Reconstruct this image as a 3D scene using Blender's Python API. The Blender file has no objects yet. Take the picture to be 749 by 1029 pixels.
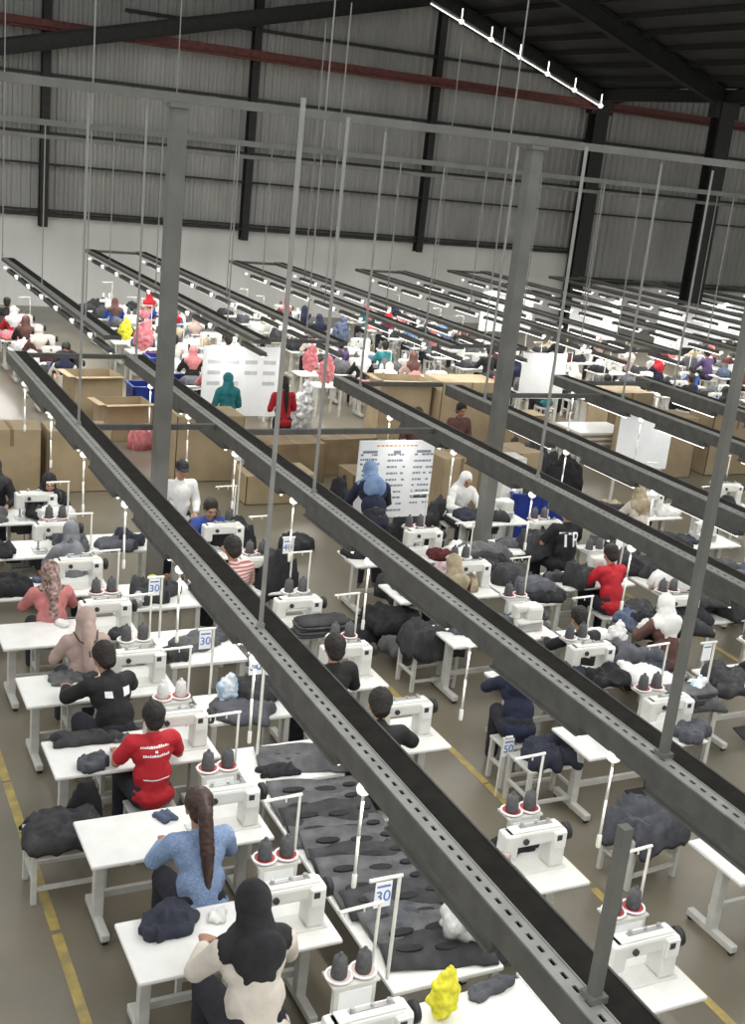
import bpy, bmesh, math, random
from mathutils import Vector, Matrix, noise, Euler
from mathutils.bvhtree import BVHTree
R = random.Random(7)
S = bpy.context.scene
COL = S.collection
PI = math.pi
# ------------------------------------------------------------------ camera
W, H, F, CH = 749, 1029, 1187.0, 6.0
cy_, cp_, cr_ = (math.radians(a) for a in (27.35, 16.88, 6.17))
fw = Vector((math.sin(cy_)*math.cos(cp_), math.cos(cy_)*math.cos(cp_), -math.sin(cp_)))
rt = Vector((math.cos(cy_), -math.sin(cy_), 0)); up = rt.cross(fw)
c_, s_ = math.cos(cr_), math.sin(cr_)
rt, up = c_*rt + s_*up, -s_*rt + c_*up
cam = bpy.data.objects.new('camera', bpy.data.cameras.new('camera')); COL.objects.link(cam)
M = Matrix((rt, up, -fw)).transposed().to_4x4(); M.translation = (0, 0, CH)
cam.matrix_world = M
cam.data.sensor_fit = 'VERTICAL'; cam.data.sensor_height = 24; cam.data.lens = F/H*24
cam.data.clip_end = 300
S.camera = cam
def U(px, py, z):
    "floor-plan position (x, y) of the spot seen at a pixel, at height z"
    d = rt*((px-W/2)/F) + up*(-(py-H/2)/F) + fw
    k = (z-CH)/d.z
    return k*d.x, k*d.y

# ------------------------------------------------------------------ materials
MATS = {}
def mat(name, col, rough=.6, metal=0, var=.12, scale=6, emit=0, bump=0, col2=None, trans=0, spec=None, stretch=(1,1,1)):
    if name in MATS: return MATS[name]
    m = bpy.data.materials.new(name); m.use_nodes = True; nt = m.node_tree; N = nt.nodes
    b = N['Principled BSDF']
    tc = N.new('ShaderNodeTexCoord'); mp = N.new('ShaderNodeMapping'); mp.inputs['Scale'].default_value = stretch
    nz = N.new('ShaderNodeTexNoise'); nz.inputs['Scale'].default_value = scale; nz.inputs['Detail'].default_value = 4
    mx = N.new('ShaderNodeMix'); mx.data_type = 'RGBA'
    nt.links.new(tc.outputs['Object'], mp.inputs[0]); nt.links.new(mp.outputs[0], nz.inputs['Vector'])
    rp = N.new('ShaderNodeMapRange'); rp.inputs[1].default_value = .35; rp.inputs[2].default_value = .65
    nt.links.new(nz.outputs['Fac'], rp.inputs[0]); nt.links.new(rp.outputs[0], mx.inputs[0])
    c2 = col2 or tuple(max(0, c*(1-var)) for c in col); c1 = col if col2 else tuple(min(1, c*(1+var*.5)) for c in col)
    mx.inputs[6].default_value = (*c1, 1); mx.inputs[7].default_value = (*c2, 1)
    nt.links.new(mx.outputs[2], b.inputs['Base Color'])
    b.inputs['Roughness'].default_value = rough; b.inputs['Metallic'].default_value = metal
    if trans: b.inputs['Transmission Weight'].default_value = trans
    if spec is not None: b.inputs['Specular IOR Level'].default_value = spec
    if emit:
        b.inputs['Emission Color'].default_value = (*col, 1); b.inputs['Emission Strength'].default_value = emit
    if bump:
        bp = N.new('ShaderNodeBump'); bp.inputs['Strength'].default_value = bump; bp.inputs['Distance'].default_value = .02
        nt.links.new(nz.outputs['Fac'], bp.inputs['Height']); nt.links.new(bp.outputs[0], b.inputs['Normal'])
    MATS[name] = m; return m
def g(v): return (v, v, v)
white = mat('white_laminate', (.80, .80, .77), .35, var=.05)
cream = mat('machine_enamel', (.72, .72, .68), .3, var=.06)
frame = mat('white_frame_paint', (.60, .60, .56), .45, var=.12)
black = mat('black_plastic', (.018, .018, .02), .5)
dark = mat('dark_motor_metal', (.04, .04, .045), .5)
steel = mat('brushed_steel', (.45, .45, .45), .35, .8, var=.1)
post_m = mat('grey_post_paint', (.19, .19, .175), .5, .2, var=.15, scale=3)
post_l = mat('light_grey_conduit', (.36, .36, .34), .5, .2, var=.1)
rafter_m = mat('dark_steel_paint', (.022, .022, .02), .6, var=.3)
girt_m = mat('girt_paint', (.035, .035, .032), .6, var=.3)
red_m = mat('red_oxide_paint', (.17, .05, .04), .6, var=.3)
tray_l = mat('trough_galvanised', (.40, .40, .37), .45, .5, var=.15, scale=5)
tray_s = mat('trough_side_grey', (.13, .13, .12), .55, .3, var=.2)
tray_b = mat('trough_black_liner', (.022, .020, .017), .8, var=.3, spec=.15)
lamp_w = mat('lamp_white', (1, .98, .92), .4, emit=.9, var=.01)
tube_m = mat('tube_glow', (1, .98, .92), .4, emit=2.5, var=.01)
cord_m = mat('white_cord', (.75, .74, .68), .5)
card_w = mat('white_card', (.85, .87, .88), .5, var=.03)
blue_ink = mat('blue_ink', (.10, .18, .50), .6)
grey_ink = mat('grey_ink', (.22, .24, .30), .6)
orange_ink = mat('orange_ink', (.7, .38, .22), .6)
skin_m = mat('skin', (.40, .22, .14), .5, var=.1)
eye_m = mat('eye_dark', (.02, .015, .012), .3)
lip_m = mat('lip', (.35, .10, .09), .5)
hair_m = mat('black_hair', (.016, .012, .010), .7, var=.5, scale=60, bump=.5)
hair_b = mat('brown_hair', (.05, .022, .016), .45, var=.4, scale=60)
denim_d = mat('dark_denim', (.022, .026, .05), .85, col2=(.035, .042, .075), scale=30, bump=.3)
trous = mat('dark_trousers', (.02, .021, .03), .85, var=.3, scale=20)
card_m = mat('cardboard', (.36, .28, .17), .8, var=.16, scale=2)
card_d = mat('cardboard_dark_brown', (.25, .18, .10), .8, var=.2, scale=3)  # darker brown board, the own colour of some cartons
cardt = mat('packing_tape', (.22, .15, .08), .4)
FAB = {
 'charcoal': mat('fabric_charcoal', (.050, .050, .054), .9, col2=(.028, .028, .031), scale=9, bump=.6),
 'black': mat('fabric_black', (.012, .012, .014), .9, col2=(.022, .022, .026), scale=9, bump=.6),
 'grey': mat('fabric_grey', (.13, .13, .135), .9, col2=(.075, .075, .08), scale=8, bump=.6),
 'slate': mat('fabric_slate', (.10, .105, .12), .9, col2=(.06, .063, .075), scale=8, bump=.6),
 'navy': mat('fabric_navy', (.022, .026, .042), .9, col2=(.035, .04, .06), scale=8, bump=.6),
 'jean': mat('fabric_jean', (.10, .13, .20), .9, col2=(.05, .065, .11), scale=12, bump=.6),
 'white': mat('fabric_white', (.72, .72, .70), .8, var=.12, scale=8, bump=.5),
 'red': mat('fabric_red', (.42, .03, .035), .85, var=.25, scale=8, bump=.5),
 'pinkred': mat('fabric_pink', (.62, .20, .22), .85, var=.3, scale=10, bump=.5),
 'tan': mat('fabric_tan', (.40, .33, .22), .9, var=.3, scale=8, bump=.5),
 'maroon': mat('fabric_maroon', (.10, .02, .02), .9, var=.3, scale=8, bump=.5),
 'blue': mat('fabric_blue', (.03, .07, .30), .85, var=.2, scale=8, bump=.5),
 'yellow': mat('fabric_yellow', (.75, .70, .04), .7, var=.25, scale=14, bump=.5),
}
CLO = {
 'red': mat('shirt_red', (.46, .014, .024), .8, var=.18, scale=5, bump=.3),
 'black': mat('shirt_black', (.013, .013, .014), .85, var=.4, scale=6, bump=.3),
 'cream': mat('shirt_cream', (.66, .60, .53), .8, var=.14, scale=6, bump=.3),
 'white': mat('shirt_white', (.74, .74, .72), .8, var=.12, scale=8, bump=.3),
 'blue': mat('shirt_blue', (.03, .07, .30), .8, var=.2, scale=6, bump=.3),
 'pink': mat('shirt_pink', (.56, .20, .20), .8, var=.25, scale=7, bump=.3),
 'beige': mat('shirt_dusty_pink', (.44, .33, .29), .8, var=.15, scale=6, bump=.3),
 'grey': mat('shirt_grey', (.20, .21, .23), .8, var=.25, scale=7, bump=.3),
 'navy': mat('shirt_navy', (.013, .018, .045), .85, var=.3, scale=6, bump=.3),
 'teal': mat('shirt_teal', (.02, .20, .22), .8, var=.35, scale=8, bump=.3),
 'lblue': mat('shirt_light_blue', (.24, .34, .52), .8, col2=(.12, .20, .38), scale=7, bump=.3),
 'denim': mat('shirt_denim_blue', (.27, .37, .56), .85, col2=(.17, .25, .42), scale=70, bump=.5),
 'brown': mat('shirt_brown', (.12, .055, .045), .8, var=.3, scale=7, bump=.3),
 'purple': mat('shirt_purple', (.10, .06, .16), .8, var=.3, scale=7, bump=.3),
 'floral': mat('cloth_floral', (.50, .32, .30), .8, col2=(.05, .05, .03), scale=24, bump=.3),
}
def stripe_mat(name, a, b, f, axis=2):
    m = mat(name, a, .8); nt = m.node_tree; N = nt.nodes
    wv = N.new('ShaderNodeTexWave'); wv.bands_direction = 'XYZ'[axis]; wv.inputs['Scale'].default_value = f
    mx = [n for n in N if n.type == 'MIX'][0]; tc = [n for n in N if n.type == 'TEX_COORD'][0]
    nt.links.new(tc.outputs['Object'], wv.inputs['Vector']); nt.links.new(wv.outputs['Fac'], mx.inputs[0])
    mx.inputs[6].default_value = (*a, 1); mx.inputs[7].default_value = (*b, 1); return m
CLO['stripe'] = stripe_mat('shirt_red_stripes', (.66, .56, .52), (.34, .06, .06), 9)
bagm = mat('clear_plastic_bag', (.60, .60, .60), .25, col2=(.30, .30, .30), scale=14, bump=1.0)
bagp = mat('pinkish_plastic_bag', (.62, .50, .50), .25, col2=(.35, .22, .22), scale=14, bump=1.0)
bagblue = mat('printed_plastic_bag', (.68, .72, .76), .25, col2=(.07, .28, .50), scale=5, bump=1.0)
cone_m = mat('thread_cone_dark', (.085, .085, .09), .8, var=.2, scale=40)
cone_w = mat('thread_cone_white', (.6, .6, .58), .8, var=.1, scale=40)
dish_m = mat('red_cone_dish', (.45, .05, .045), .5, var=.2)
dish_w = mat('pale_cone_dish', (.66, .52, .48), .5, var=.1)
tub_m = mat('blue_plastic', (.012, .035, .25), .4, var=.2)
# floor
fl_m = mat('floor_concrete', (.215, .19, .14), .30, col2=(.15, .135, .10), scale=.6)
ln_m = mat('yellow_floor_paint', (.48, .36, .10), .5, col2=(.30, .24, .10), scale=7)
dado_m = mat('painted_block_wall', (.88, .88, .85), .8, col2=(.76, .76, .72), scale=.25, stretch=(3, 1, .5))
sheet_m = mat('wall_sheeting', (.44, .44, .415), .55, .1, col2=(.33, .33, .31), scale=.35, stretch=(1.6, 1, .6))
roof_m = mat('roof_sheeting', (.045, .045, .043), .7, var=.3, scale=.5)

# ------------------------------------------------------------------ mesh helpers
def finish(bm, name, smooth=False):
    me = bpy.data.meshes.new(name); bmesh.ops.recalc_face_normals(bm, faces=bm.faces)
    bm.to_mesh(me); bm.free()
    if smooth:
        for p in me.polygons: p.use_smooth = True
    return me
def box(bm, x0, x1, y0, y1, z0, z1, bev=0, mx=None):
    vs = [bm.verts.new(Vector((x, y, z))) for x in (x0, x1) for y in (y0, y1) for z in (z0, z1)]
    fs = [bm.faces.new([vs[i] for i in q]) for q in ((0,1,3,2),(4,6,7,5),(0,4,5,1),(2,3,7,6),(0,2,6,4),(1,5,7,3))]
    if bev:
        es = list({e for f in fs for e in f.edges})
        r = bmesh.ops.bevel(bm, geom=es, offset=bev, segments=2, affect='EDGES', profile=.5)
        vs = list({v for f in r['faces'] for v in f.verts} | {v for v in vs if v.is_valid})
    if mx is not None:
        for v in vs: v.co = mx @ v.co
    return vs
def tube(bm, p0, p1, r0, r1=None, n=10):
    p0, p1 = Vector(p0), Vector(p1); r1 = r0 if r1 is None else r1
    d = (p1-p0).normalized(); a = d.orthogonal().normalized(); b = d.cross(a)
    ring = [[bm.verts.new(p + (a*math.cos(t) + b*math.sin(t))*r) for t in [2*PI*i/n for i in range(n)]] for p, r in ((p0, r0), (p1, r1))]
    for i in range(n): bm.faces.new((ring[0][i], ring[0][(i+1) % n], ring[1][(i+1) % n], ring[1][i]))
    bm.faces.new(ring[0][::-1]); bm.faces.new(ring[1])
def path(bm, pts, r, n=6):
    for a, b in zip(pts, pts[1:]): tube(bm, a, b, r, r, n)
def lathe(bm, prof, cx=0, cy=0, n=16):
    rings = []
    for r, z in prof: rings.append([bm.verts.new((cx + r*math.cos(2*PI*i/n), cy + r*math.sin(2*PI*i/n), z)) for i in range(n)])
    for A, B in zip(rings, rings[1:]):
        for i in range(n): bm.faces.new((A[i], A[(i+1) % n], B[(i+1) % n], B[i]))
    bm.faces.new(rings[0][::-1]); bm.faces.new(rings[-1])
def ball(bm, c, r, sub=2, rot=None):
    r = (r, r, r) if isinstance(r, (int, float)) else r
    mx = Matrix.Translation(c) @ ((rot.to_matrix().to_4x4()) if rot else Matrix()) @ Matrix.Diagonal((*r, 1))
    bmesh.ops.create_icosphere(bm, subdivisions=sub, radius=1, matrix=mx)
def capsule(bm, p0, p1, r0, r1, n=14):
    p0, p1 = Vector(p0), Vector(p1); d = p1-p0; L = d.length
    if L < 1e-6: return ball(bm, p0, r0)
    d.normalize(); a = d.orthogonal().normalized(); b = d.cross(a); prof = []
    for k in range(5): t = PI/2*(1-k/4); prof.append((r0*math.cos(t), -r0*math.sin(t)))
    for k in range(5): t = PI/2*k/4; prof.append((r1*math.cos(t), L+r1*math.sin(t)))
    rings = []
    for r, z in prof[1:-1]: rings.append([bm.verts.new(p0 + d*z + (a*math.cos(2*PI*i/n)+b*math.sin(2*PI*i/n))*r) for i in range(n)])
    for A, B in zip(rings, rings[1:]):
        for i in range(n): bm.faces.new((A[i], A[(i+1) % n], B[(i+1) % n], B[i]))
    v0 = bm.verts.new(p0-d*r0); v1 = bm.verts.new(p1+d*r1)
    for i in range(n):
        bm.faces.new((v0, rings[0][(i+1) % n], rings[0][i])); bm.faces.new((v1, rings[-1][i], rings[-1][(i+1) % n]))
def blend(fn, voxel, smooth, name):
    "union of overlapping rounded shapes as one continuous smooth surface"
    bm = bmesh.new(); fn(bm); me = finish(bm, name + '_src')
    o = bpy.data.objects.new('tmp', me); COL.objects.link(o)
    m = o.modifiers.new('r', 'REMESH'); m.mode = 'VOXEL'; m.voxel_size = voxel; m.use_smooth_shade = True
    if smooth:
        s = o.modifiers.new('s', 'SMOOTH'); s.factor = .5; s.iterations = smooth
    dg = bpy.context.evaluated_depsgraph_get(); dg.update()
    out = bpy.data.meshes.new_from_object(o.evaluated_get(dg), depsgraph=dg); out.name = name
    bpy.data.objects.remove(o); bpy.data.meshes.remove(me)
    for p in out.polygons: p.use_smooth = True
    return out

# ------------------------------------------------------------------ object helpers
def ob(name, me, m=None, parent=None, label=None):
    o = bpy.data.objects.new(name, me); COL.objects.link(o)
    if m is not None:
        if not me.materials: me.materials.append(m)
        if me.materials[0] != m:
            o.material_slots[0].link = 'OBJECT'; o.material_slots[0].material = m
    if parent: o.parent = parent
    if label: o['label'] = label
    return o
def tag(o, label, cat, group=None, loc=None, rz=None, kind=None):
    o['label'] = label; o['category'] = cat
    if group: o['group'] = group
    if kind: o['kind'] = kind
    if loc is not None: o.location = loc
    if rz is not None: o.rotation_euler = (0, 0, rz)
    return o
def empty(name, label, cat, loc=(0,0,0), rz=0, group=None):
    o = bpy.data.objects.new(name, None); COL.objects.link(o); o.empty_display_size = .1
    return tag(o, label, cat, group, loc, rz)
KIDS = {}
def kids(o): return [c for c in o.children]
def dup(o, parent=None, drop=()):
    c = o.copy(); COL.objects.link(c)
    if parent: c.parent = parent
    for k in o.children:
        if k.name.split('.')[0] in drop: continue
        dup(k, c, drop)
    return c
def struct(name, bm, m, smooth=False):
    o = ob(name, finish(bm, name, smooth), m); o['kind'] = 'structure'; return o
def mesh(fn, name, smooth=False):
    bm = bmesh.new(); fn(bm); return finish(bm, name, smooth)
ORD = ['first','second','third','fourth','fifth','sixth','seventh','eighth','ninth','tenth','eleventh','twelfth','thirteenth','fourteenth','fifteenth']

# ------------------------------------------------------------------ the hall
YW = 40.0
bm = bmesh.new(); box(bm, -12, 62, -4, 42, -.2, 0); struct('floor', bm, fl_m)
def strip(pts, n):
    bm = bmesh.new()
    for x0, x1, y0, y1 in pts: box(bm, x0, x1, y0, y1, .001, .004)
    return bm
def line_painted(x, y0, y1, lab):
    bm = bmesh.new(); y = y0
    while y < y1:
        L = R.uniform(.8, 1.9); box(bm, x-.04, x+.04, y, min(y1, y+L), .0005, .004); y += L + R.uniform(.01, .12)
    o = ob('floor_line', finish(bm, 'floor_line'), ln_m); tag(o, lab, 'floor marking')
line_painted(6.22, 2, 17, 'worn yellow line painted along the centre aisle floor')
line_painted(1.70, 3, 17, 'worn yellow line painted on the floor at the far left edge')
line_painted(11.3, 3, 17, 'worn yellow line painted on the floor of the right aisle')
# block dado and corrugated sheeting of the end wall
bm = bmesh.new(); box(bm, -12, 28.3, YW, YW+.2, 0, 2.9); box(bm, 28.3, 62, YW, YW+.2, 0, 1.75); struct('wall_back', bm, dado_m)
def corrugated(bm, x0, x1, y, z0, z1, pitch=.3, dep=.05):
    prof = []; x = x0
    while x < x1:
        prof += [(x, y), (x+pitch*.42, y), (x+pitch*.56, y-dep), (x+pitch*.86, y-dep)]; x += pitch
    lo = [bm.verts.new((a, b, z0)) for a, b in prof]; hi = [bm.verts.new((a, b, z1)) for a, b in prof]
    lo2 = [bm.verts.new((a, b+.02, z0)) for a, b in prof]; hi2 = [bm.verts.new((a, b+.02, z1)) for a, b in prof]
    for i in range(len(prof)-1):
        bm.faces.new((lo[i], lo[i+1], hi[i+1], hi[i])); bm.faces.new((lo2[i+1], lo2[i], hi2[i], hi2[i+1]))
bm = bmesh.new(); corrugated(bm, -12, 28.3, YW+.06, 2.9, 14); corrugated(bm, 28.3, 62, YW+.06, 1.75, 14); struct('wall_sheeting', bm, sheet_m)
# wall columns, girts, gable beams
WCOL = [.7, 7.55, 14.4, 21.3]
for i, x in enumerate(WCOL):
    bm = bmesh.new()
    for a in (-.16, .13): box(bm, x-.13, x+.13, YW-.32+a+.15, YW-.29+a+.15, 2.6 if i else 2.6, 11.5)
    box(bm, x-.02, x+.02, YW-.30, YW-.04, 2.6, 11.5)
    o = struct('trim_%d' % (i+1), bm, rafter_m)
def ibeam(bm, p0, p1, w, h):
    "I section from p0 to p1, flange width w, depth h"
    p0, p1 = Vector(p0), Vector(p1); d = (p1-p0); L = d.length; q = d.to_track_quat('Y', 'Z').to_matrix().to_4x4(); mx = Matrix.Translation(p0) @ q
    for a in ((-w/2, w/2, 0, L, h/2-.03, h/2), (-w/2, w/2, 0, L, -h/2, -h/2+.03), (-.02, .02, 0, L, -h/2+.03, h/2-.03)): box(bm, *a, mx=mx)
def beam(name, p0, p1, w, h, m, lab=None):
    bm = bmesh.new(); ibeam(bm, p0, p1, w, h); o = ob(name, finish(bm, name), m); o['kind'] = 'structure'
    if lab: o['label'] = lab
    return o
# main portal columns of the valley line
for i, (x, y) in enumerate(((28.4, 39.6), (28.4, 32.6), (28.4, 25.2))):
    z1 = 8.75
    bm = bmesh.new(); ibeam(bm, (x, y, 0), (x, y, z1), .62, .5)
    box(bm, x-.5, x+.5, y-.2, y+.2, z1-.5, z1)
    struct('trim_%d' % (i+5), bm, rafter_m)
gz = [(4.55, .06), (5.5, .09), (5.82, .09), (2.98, .1), (3.12, .05)]
for i, (z, w) in enumerate(gz):
    bm = bmesh.new(); box(bm, -12, 28.1, YW-.22, YW-.02, z-w/2, z+w/2); box(bm, 28.7, 62, YW-.22, YW-.02, z-w/2-(1.1 if z < 4 else 0), z+w/2-(1.1 if z < 4 else 0)); struct('trim_%d' % (i+9), bm, girt_m)
bm = bmesh.new(); box(bm, -12, 62, YW-.2, YW-.02, 7.2, 7.3); struct('trim_14', bm, girt_m)
bm = bmesh.new(); box(bm, 10, 28.0, YW-.2, YW-.02, 9.4, 9.5); struct('trim_15', bm, girt_m)
bm = bmesh.new(); ibeam(bm, (-12, YW-.5, 8.8), (62, YW-.5, 8.45), .16, .22); tube(bm, (-12, YW-.6, 8.62), (62, YW-.6, 8.28), .05)
struct('trim_16', bm, red_m)
# roof: one slope up left of the valley, another up right of it
def rz_(x): return 8.75 + .33*(28.4-x) if x < 28.4 else 8.75 + .3*(x-28.4)
RIDGE = 20.4
bm = bmesh.new()
def slab(bm, q, t=.08):
    lo = [bm.verts.new(p) for p in q]; hi = [bm.verts.new((p[0], p[1], p[2]+t)) for p in q]
    bm.faces.new(lo[::-1]); bm.faces.new(hi)
    n = len(q)
    for i in range(n): bm.faces.new((lo[i], lo[(i+1) % n], hi[(i+1) % n], hi[i]))
Y0R = 12
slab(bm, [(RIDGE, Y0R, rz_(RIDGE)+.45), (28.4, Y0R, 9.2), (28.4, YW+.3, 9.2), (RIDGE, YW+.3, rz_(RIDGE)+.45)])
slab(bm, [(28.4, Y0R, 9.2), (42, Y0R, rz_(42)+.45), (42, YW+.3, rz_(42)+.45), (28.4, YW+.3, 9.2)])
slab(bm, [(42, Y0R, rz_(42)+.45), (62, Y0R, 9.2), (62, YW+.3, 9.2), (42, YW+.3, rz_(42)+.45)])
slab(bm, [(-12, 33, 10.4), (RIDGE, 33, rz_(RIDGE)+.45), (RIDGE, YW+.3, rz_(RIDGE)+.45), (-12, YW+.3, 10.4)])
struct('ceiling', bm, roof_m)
for i, y in enumerate((39.6, 32.6, 25.2, 18)):
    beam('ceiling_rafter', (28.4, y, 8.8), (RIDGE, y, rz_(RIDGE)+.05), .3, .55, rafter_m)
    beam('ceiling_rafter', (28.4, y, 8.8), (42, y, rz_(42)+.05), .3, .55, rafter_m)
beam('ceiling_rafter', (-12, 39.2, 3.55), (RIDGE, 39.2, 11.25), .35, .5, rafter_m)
for k in range(8):
    x = 28.4 - .9 - k*1.0
    if x > RIDGE: beam('ceiling_purlin', (x, Y0R, rz_(x)+.36), (x, YW, rz_(x)+.36), .1, .16, rafter_m)
for k in range(9):
    x = 28.4 + 1.2 + k*1.4
    beam('ceiling_purlin', (x, Y0R, rz_(x)+.36), (x, YW, rz_(x)+.36), .1, .16, rafter_m)
beam('ceiling_gutter_beam', (28.4, Y0R, 8.95), (28.4, YW, 8.95), .3, .4, rafter_m)
# tube lights strung under the far rafter
rt_me = mesh(lambda bm: (tube(bm, (-.6, 0, .2), (.6, 0, -.2), .02, n=8)), 'rafter_tube', True)
rf_me = mesh(lambda bm: (box(bm, -.66, .66, -.05, .05, .05, .11, mx=Matrix.Rotation(.32, 4, 'Y'))), 'rafter_fitting')
rb_me = mesh(lambda bm: (ball(bm, (0, 0, 0), (.10, .08, .09)), tube(bm, (0, 0, .05), (0, 0, .42), .02)), 'rafter_bulb', True)
for k in range(6):
    x = 20.9 + k*1.28; z = rz_(x) - .38
    e = empty('tube_light', '%s white tube light down from the ridge, under the sloping rafter' % ORD[k], 'light', (x, 39.0, z), 0, 'tube lights strung under the far rafter')
    ob('tube', rt_me, tube_m, e); ob('fitting', rf_me, steel, e); b = ob('end_lamp', rb_me, tube_m, e); b.location = (.68, 0, -.2)

# free-standing columns and the grey grid beams they carry
for k, x in enumerate((4.17, 9.1)):
    bm = bmesh.new(); box(bm, x-.09, x+.09, 13.92, 14.1, 0, 6.25); box(bm, x-.16, x+.16, 13.85, 14.17, 0, .02); box(bm, x-.13, x+.13, 13.88, 14.14, 6.25, 6.3)
    o = ob('steel_column', finish(bm, 'steel_column'), post_m); tag(o, ('thick grey steel column rising at left behind the first light trough', 'thick grey steel column rising right of centre beside the white board')[k], 'column')
for k, (y, z, t) in enumerate(((14.0, 6.36, .05), (21.5, 5.9, .05), (29.0, 5.55, .045))):
    bm = bmesh.new(); box(bm, -8, 45, y-t, y+t, z-t, z+t); 
    o = ob('grid_beam', finish(bm, 'grid_beam'), post_m); tag(o, ('nearest long grey beam crossing on top of the steel columns', 'middle long thin grey beam crossing before the sheeted wall', 'farthest long thin grey beam crossing before the sheeted wall')[k], 'beam')

# ------------------------------------------------------------------ light troughs
TH = 2.4
def trough_meshes(L, key, D=.17):
    # local: x 0 = left face, y 0..L away, z 0 = top of lip
    def lip(bm):
        # folded lip with punched slots
        box(bm, 0, .045, 0, L, -.012, 0); box(bm, .068, .105, 0, L, -.012, 0); y = 0
        while y < L:
            box(bm, .045, .068, y, min(L, y+.05), -.012, 0); y += .10
        box(bm, .105, .112, 0, L, -.012, .006)
    def side(bm): box(bm, -.004, .012, 0, L, -D, -.012); box(bm, .298, .31, 0, L, -D, .0); box(bm, 0, .305, 0, L, -D-.01, -D+.005); box(bm, 0, .31, -.012, 0, -D-.01, -.002); box(bm, 0, .31, L, L+.012, -D-.01, -.002)
    def liner(bm): box(bm, .112, .298, 0, L, -.04, -.008)
    return mesh(lip, 'lip'), mesh(side, 'side'), mesh(liner, 'liner')
hous_me = mesh(lambda bm: (box(bm, -.05, .05, -.6, .6, 0, .06, bev=.008), box(bm, -.07, .07, -.6, .6, -.012, .004)), 'light_housing')
tubl_me = mesh(lambda bm: tube(bm, (0, -.56, -.03), (0, .56, -.03), .014, n=8), 'light_tube', True)
dome_me = mesh(lambda bm: lathe(bm, [(.012, .04), (.04, .035), (.05, .012), (.044, -.015), (.025, -.03), (.01, -.032)], n=14), 'pull_dome', True)
cord_me = mesh(lambda bm: (path(bm, [(0, 0, 0), (0, 0, -.3), (.01, .01, -.62)], .011), capsule(bm, (.01, .01, -.6), (.01, .01, -.68), .018, .018, 8)), 'pull_cord', True)
light_proto = None
def make_trough(x, y0, y1, lab, lamps, first_lamp, pitch, cords, where, hang):
    e = empty('light_trough', lab, 'light trough', (x, y0, TH))
    a, b, c = trough_meshes(y1-y0, lab, .17 if y0 < 15 else .075)
    ob('slotted_lip', a, tray_l, e, 'galvanised slotted lip'); ob('side_channel', b, tray_s, e); ob('black_liner', c, tray_b, e, 'black top liner')
    global light_proto
    y = first_lamp; n = 0
    while y < y1 - .3:
        if light_proto is None:
            t = empty('tube_light', '', 'light'); ob('housing', hous_me, tray_s, t); ob('tube', tubl_me, tube_m, t); ob('lamp_dome', dome_me, lamp_w, t, 'white glowing dome').location = (-.03, .98, .03)
            ob('pull_cord', cord_me, cord_m, t).location = (-.03, .98, .0)
            light_proto = t
        else: t = dup(light_proto, drop=() if cords else ('pull_cord',))
        tag(t, '%s tube light from the near end of the %s' % (ORD[n % 15], where), 'light', 'tube lights under the troughs', (x+.05, y-.98, TH-.24)); n += 1; y += pitch
    for k, (hy, zt) in enumerate(hang):
        bm = bmesh.new(); r = .026 if hy < 5.4 and y0 < 15 else .014 if y0 < 15 else .011
        box(bm, x+.1-r, x+.1+r, hy-r, hy+r, TH-.17, zt); box(bm, x+.1-r*1.8, x+.1+r*1.8, hy-r*1.8, hy+r*1.8, TH-.015, TH+.03)
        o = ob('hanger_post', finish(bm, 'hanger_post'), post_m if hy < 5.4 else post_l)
        tag(o, '%s hanger post from the near end of the %s' % (ORD[k], where), 'post', 'hanger posts of the troughs')
def crossbar(x0, x1, y, lab):
    bm = bmesh.new(); box(bm, x0, x1, y-.035, y+.035, TH-.08, TH-.01)
    o = ob('cross_bar', finish(bm, 'cross_bar'), tray_s); tag(o, lab, 'bar', 'cross bars between troughs')
ZG = 6.3
FRONT = [(3.12, 2.6, 19.2, 5.78, 'first trough from the left'), (5.0, 3.0, 19.1, 5.7, 'second trough from the left'),
         (8.12, 4.5, 17.6, 5.6, 'third trough from the left'), (9.92, 5.0, 17.0, 5.5, 'fourth trough from the left'),
         (12.75, 7, 18.0, 7.4, 'fifth trough from the left'), (14.7, 8, 18.0, 9.4, 'sixth trough from the left')]
HG = [[(3.5, 3.3), (7.9, ZG), (14.4, ZG)], [(5.32, ZG), (11.3, ZG), (18.8, ZG)], [(7.7, ZG), (11.6, ZG), (16.8, ZG)], [(10.4, ZG), (15.9, ZG)], [(11.5, ZG), (16.0, ZG)], [(12.5, ZG), (17, ZG)]]
for (x, y0, y1, fl, w), hg in zip(FRONT, HG):
    make_trough(x, y0, y1, 'long dark trough with slotted light lip, the ' + w, 1, fl, 1.98, True, w, hg)
for a, b, y, n in ((3.42, 5.0, 19.1, 'thin bar joining the far ends of the two leftmost near troughs'), (3.42, 5.0, 14.4, 'thin bar joining the first and second troughs at the left column'),
                   (8.42, 9.95, 17.2, 'thin bar joining the far ends of the third and fourth troughs'), (5.3, 8.12, 14.1, 'thin bar joining the second and third troughs'),
                   (10.22, 12.75, 16.4, 'thin bar joining the fourth and fifth troughs'), (13.05, 14.7, 17.5, 'thin bar joining the fifth and sixth troughs')):
    crossbar(a, b, y, n)
BACKX = [1.0, 5.08, 7.95, 9.55, 12.2, 13.75, 16.35, 17.95, 20.5, 22.0, 24.7, 26.2, 28.9, 30.4, 33.0, 34.6]
BL = ['%s far trough' % ORD[i] if i < 15 else 'rightmost far trough' for i in range(16)]
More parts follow.
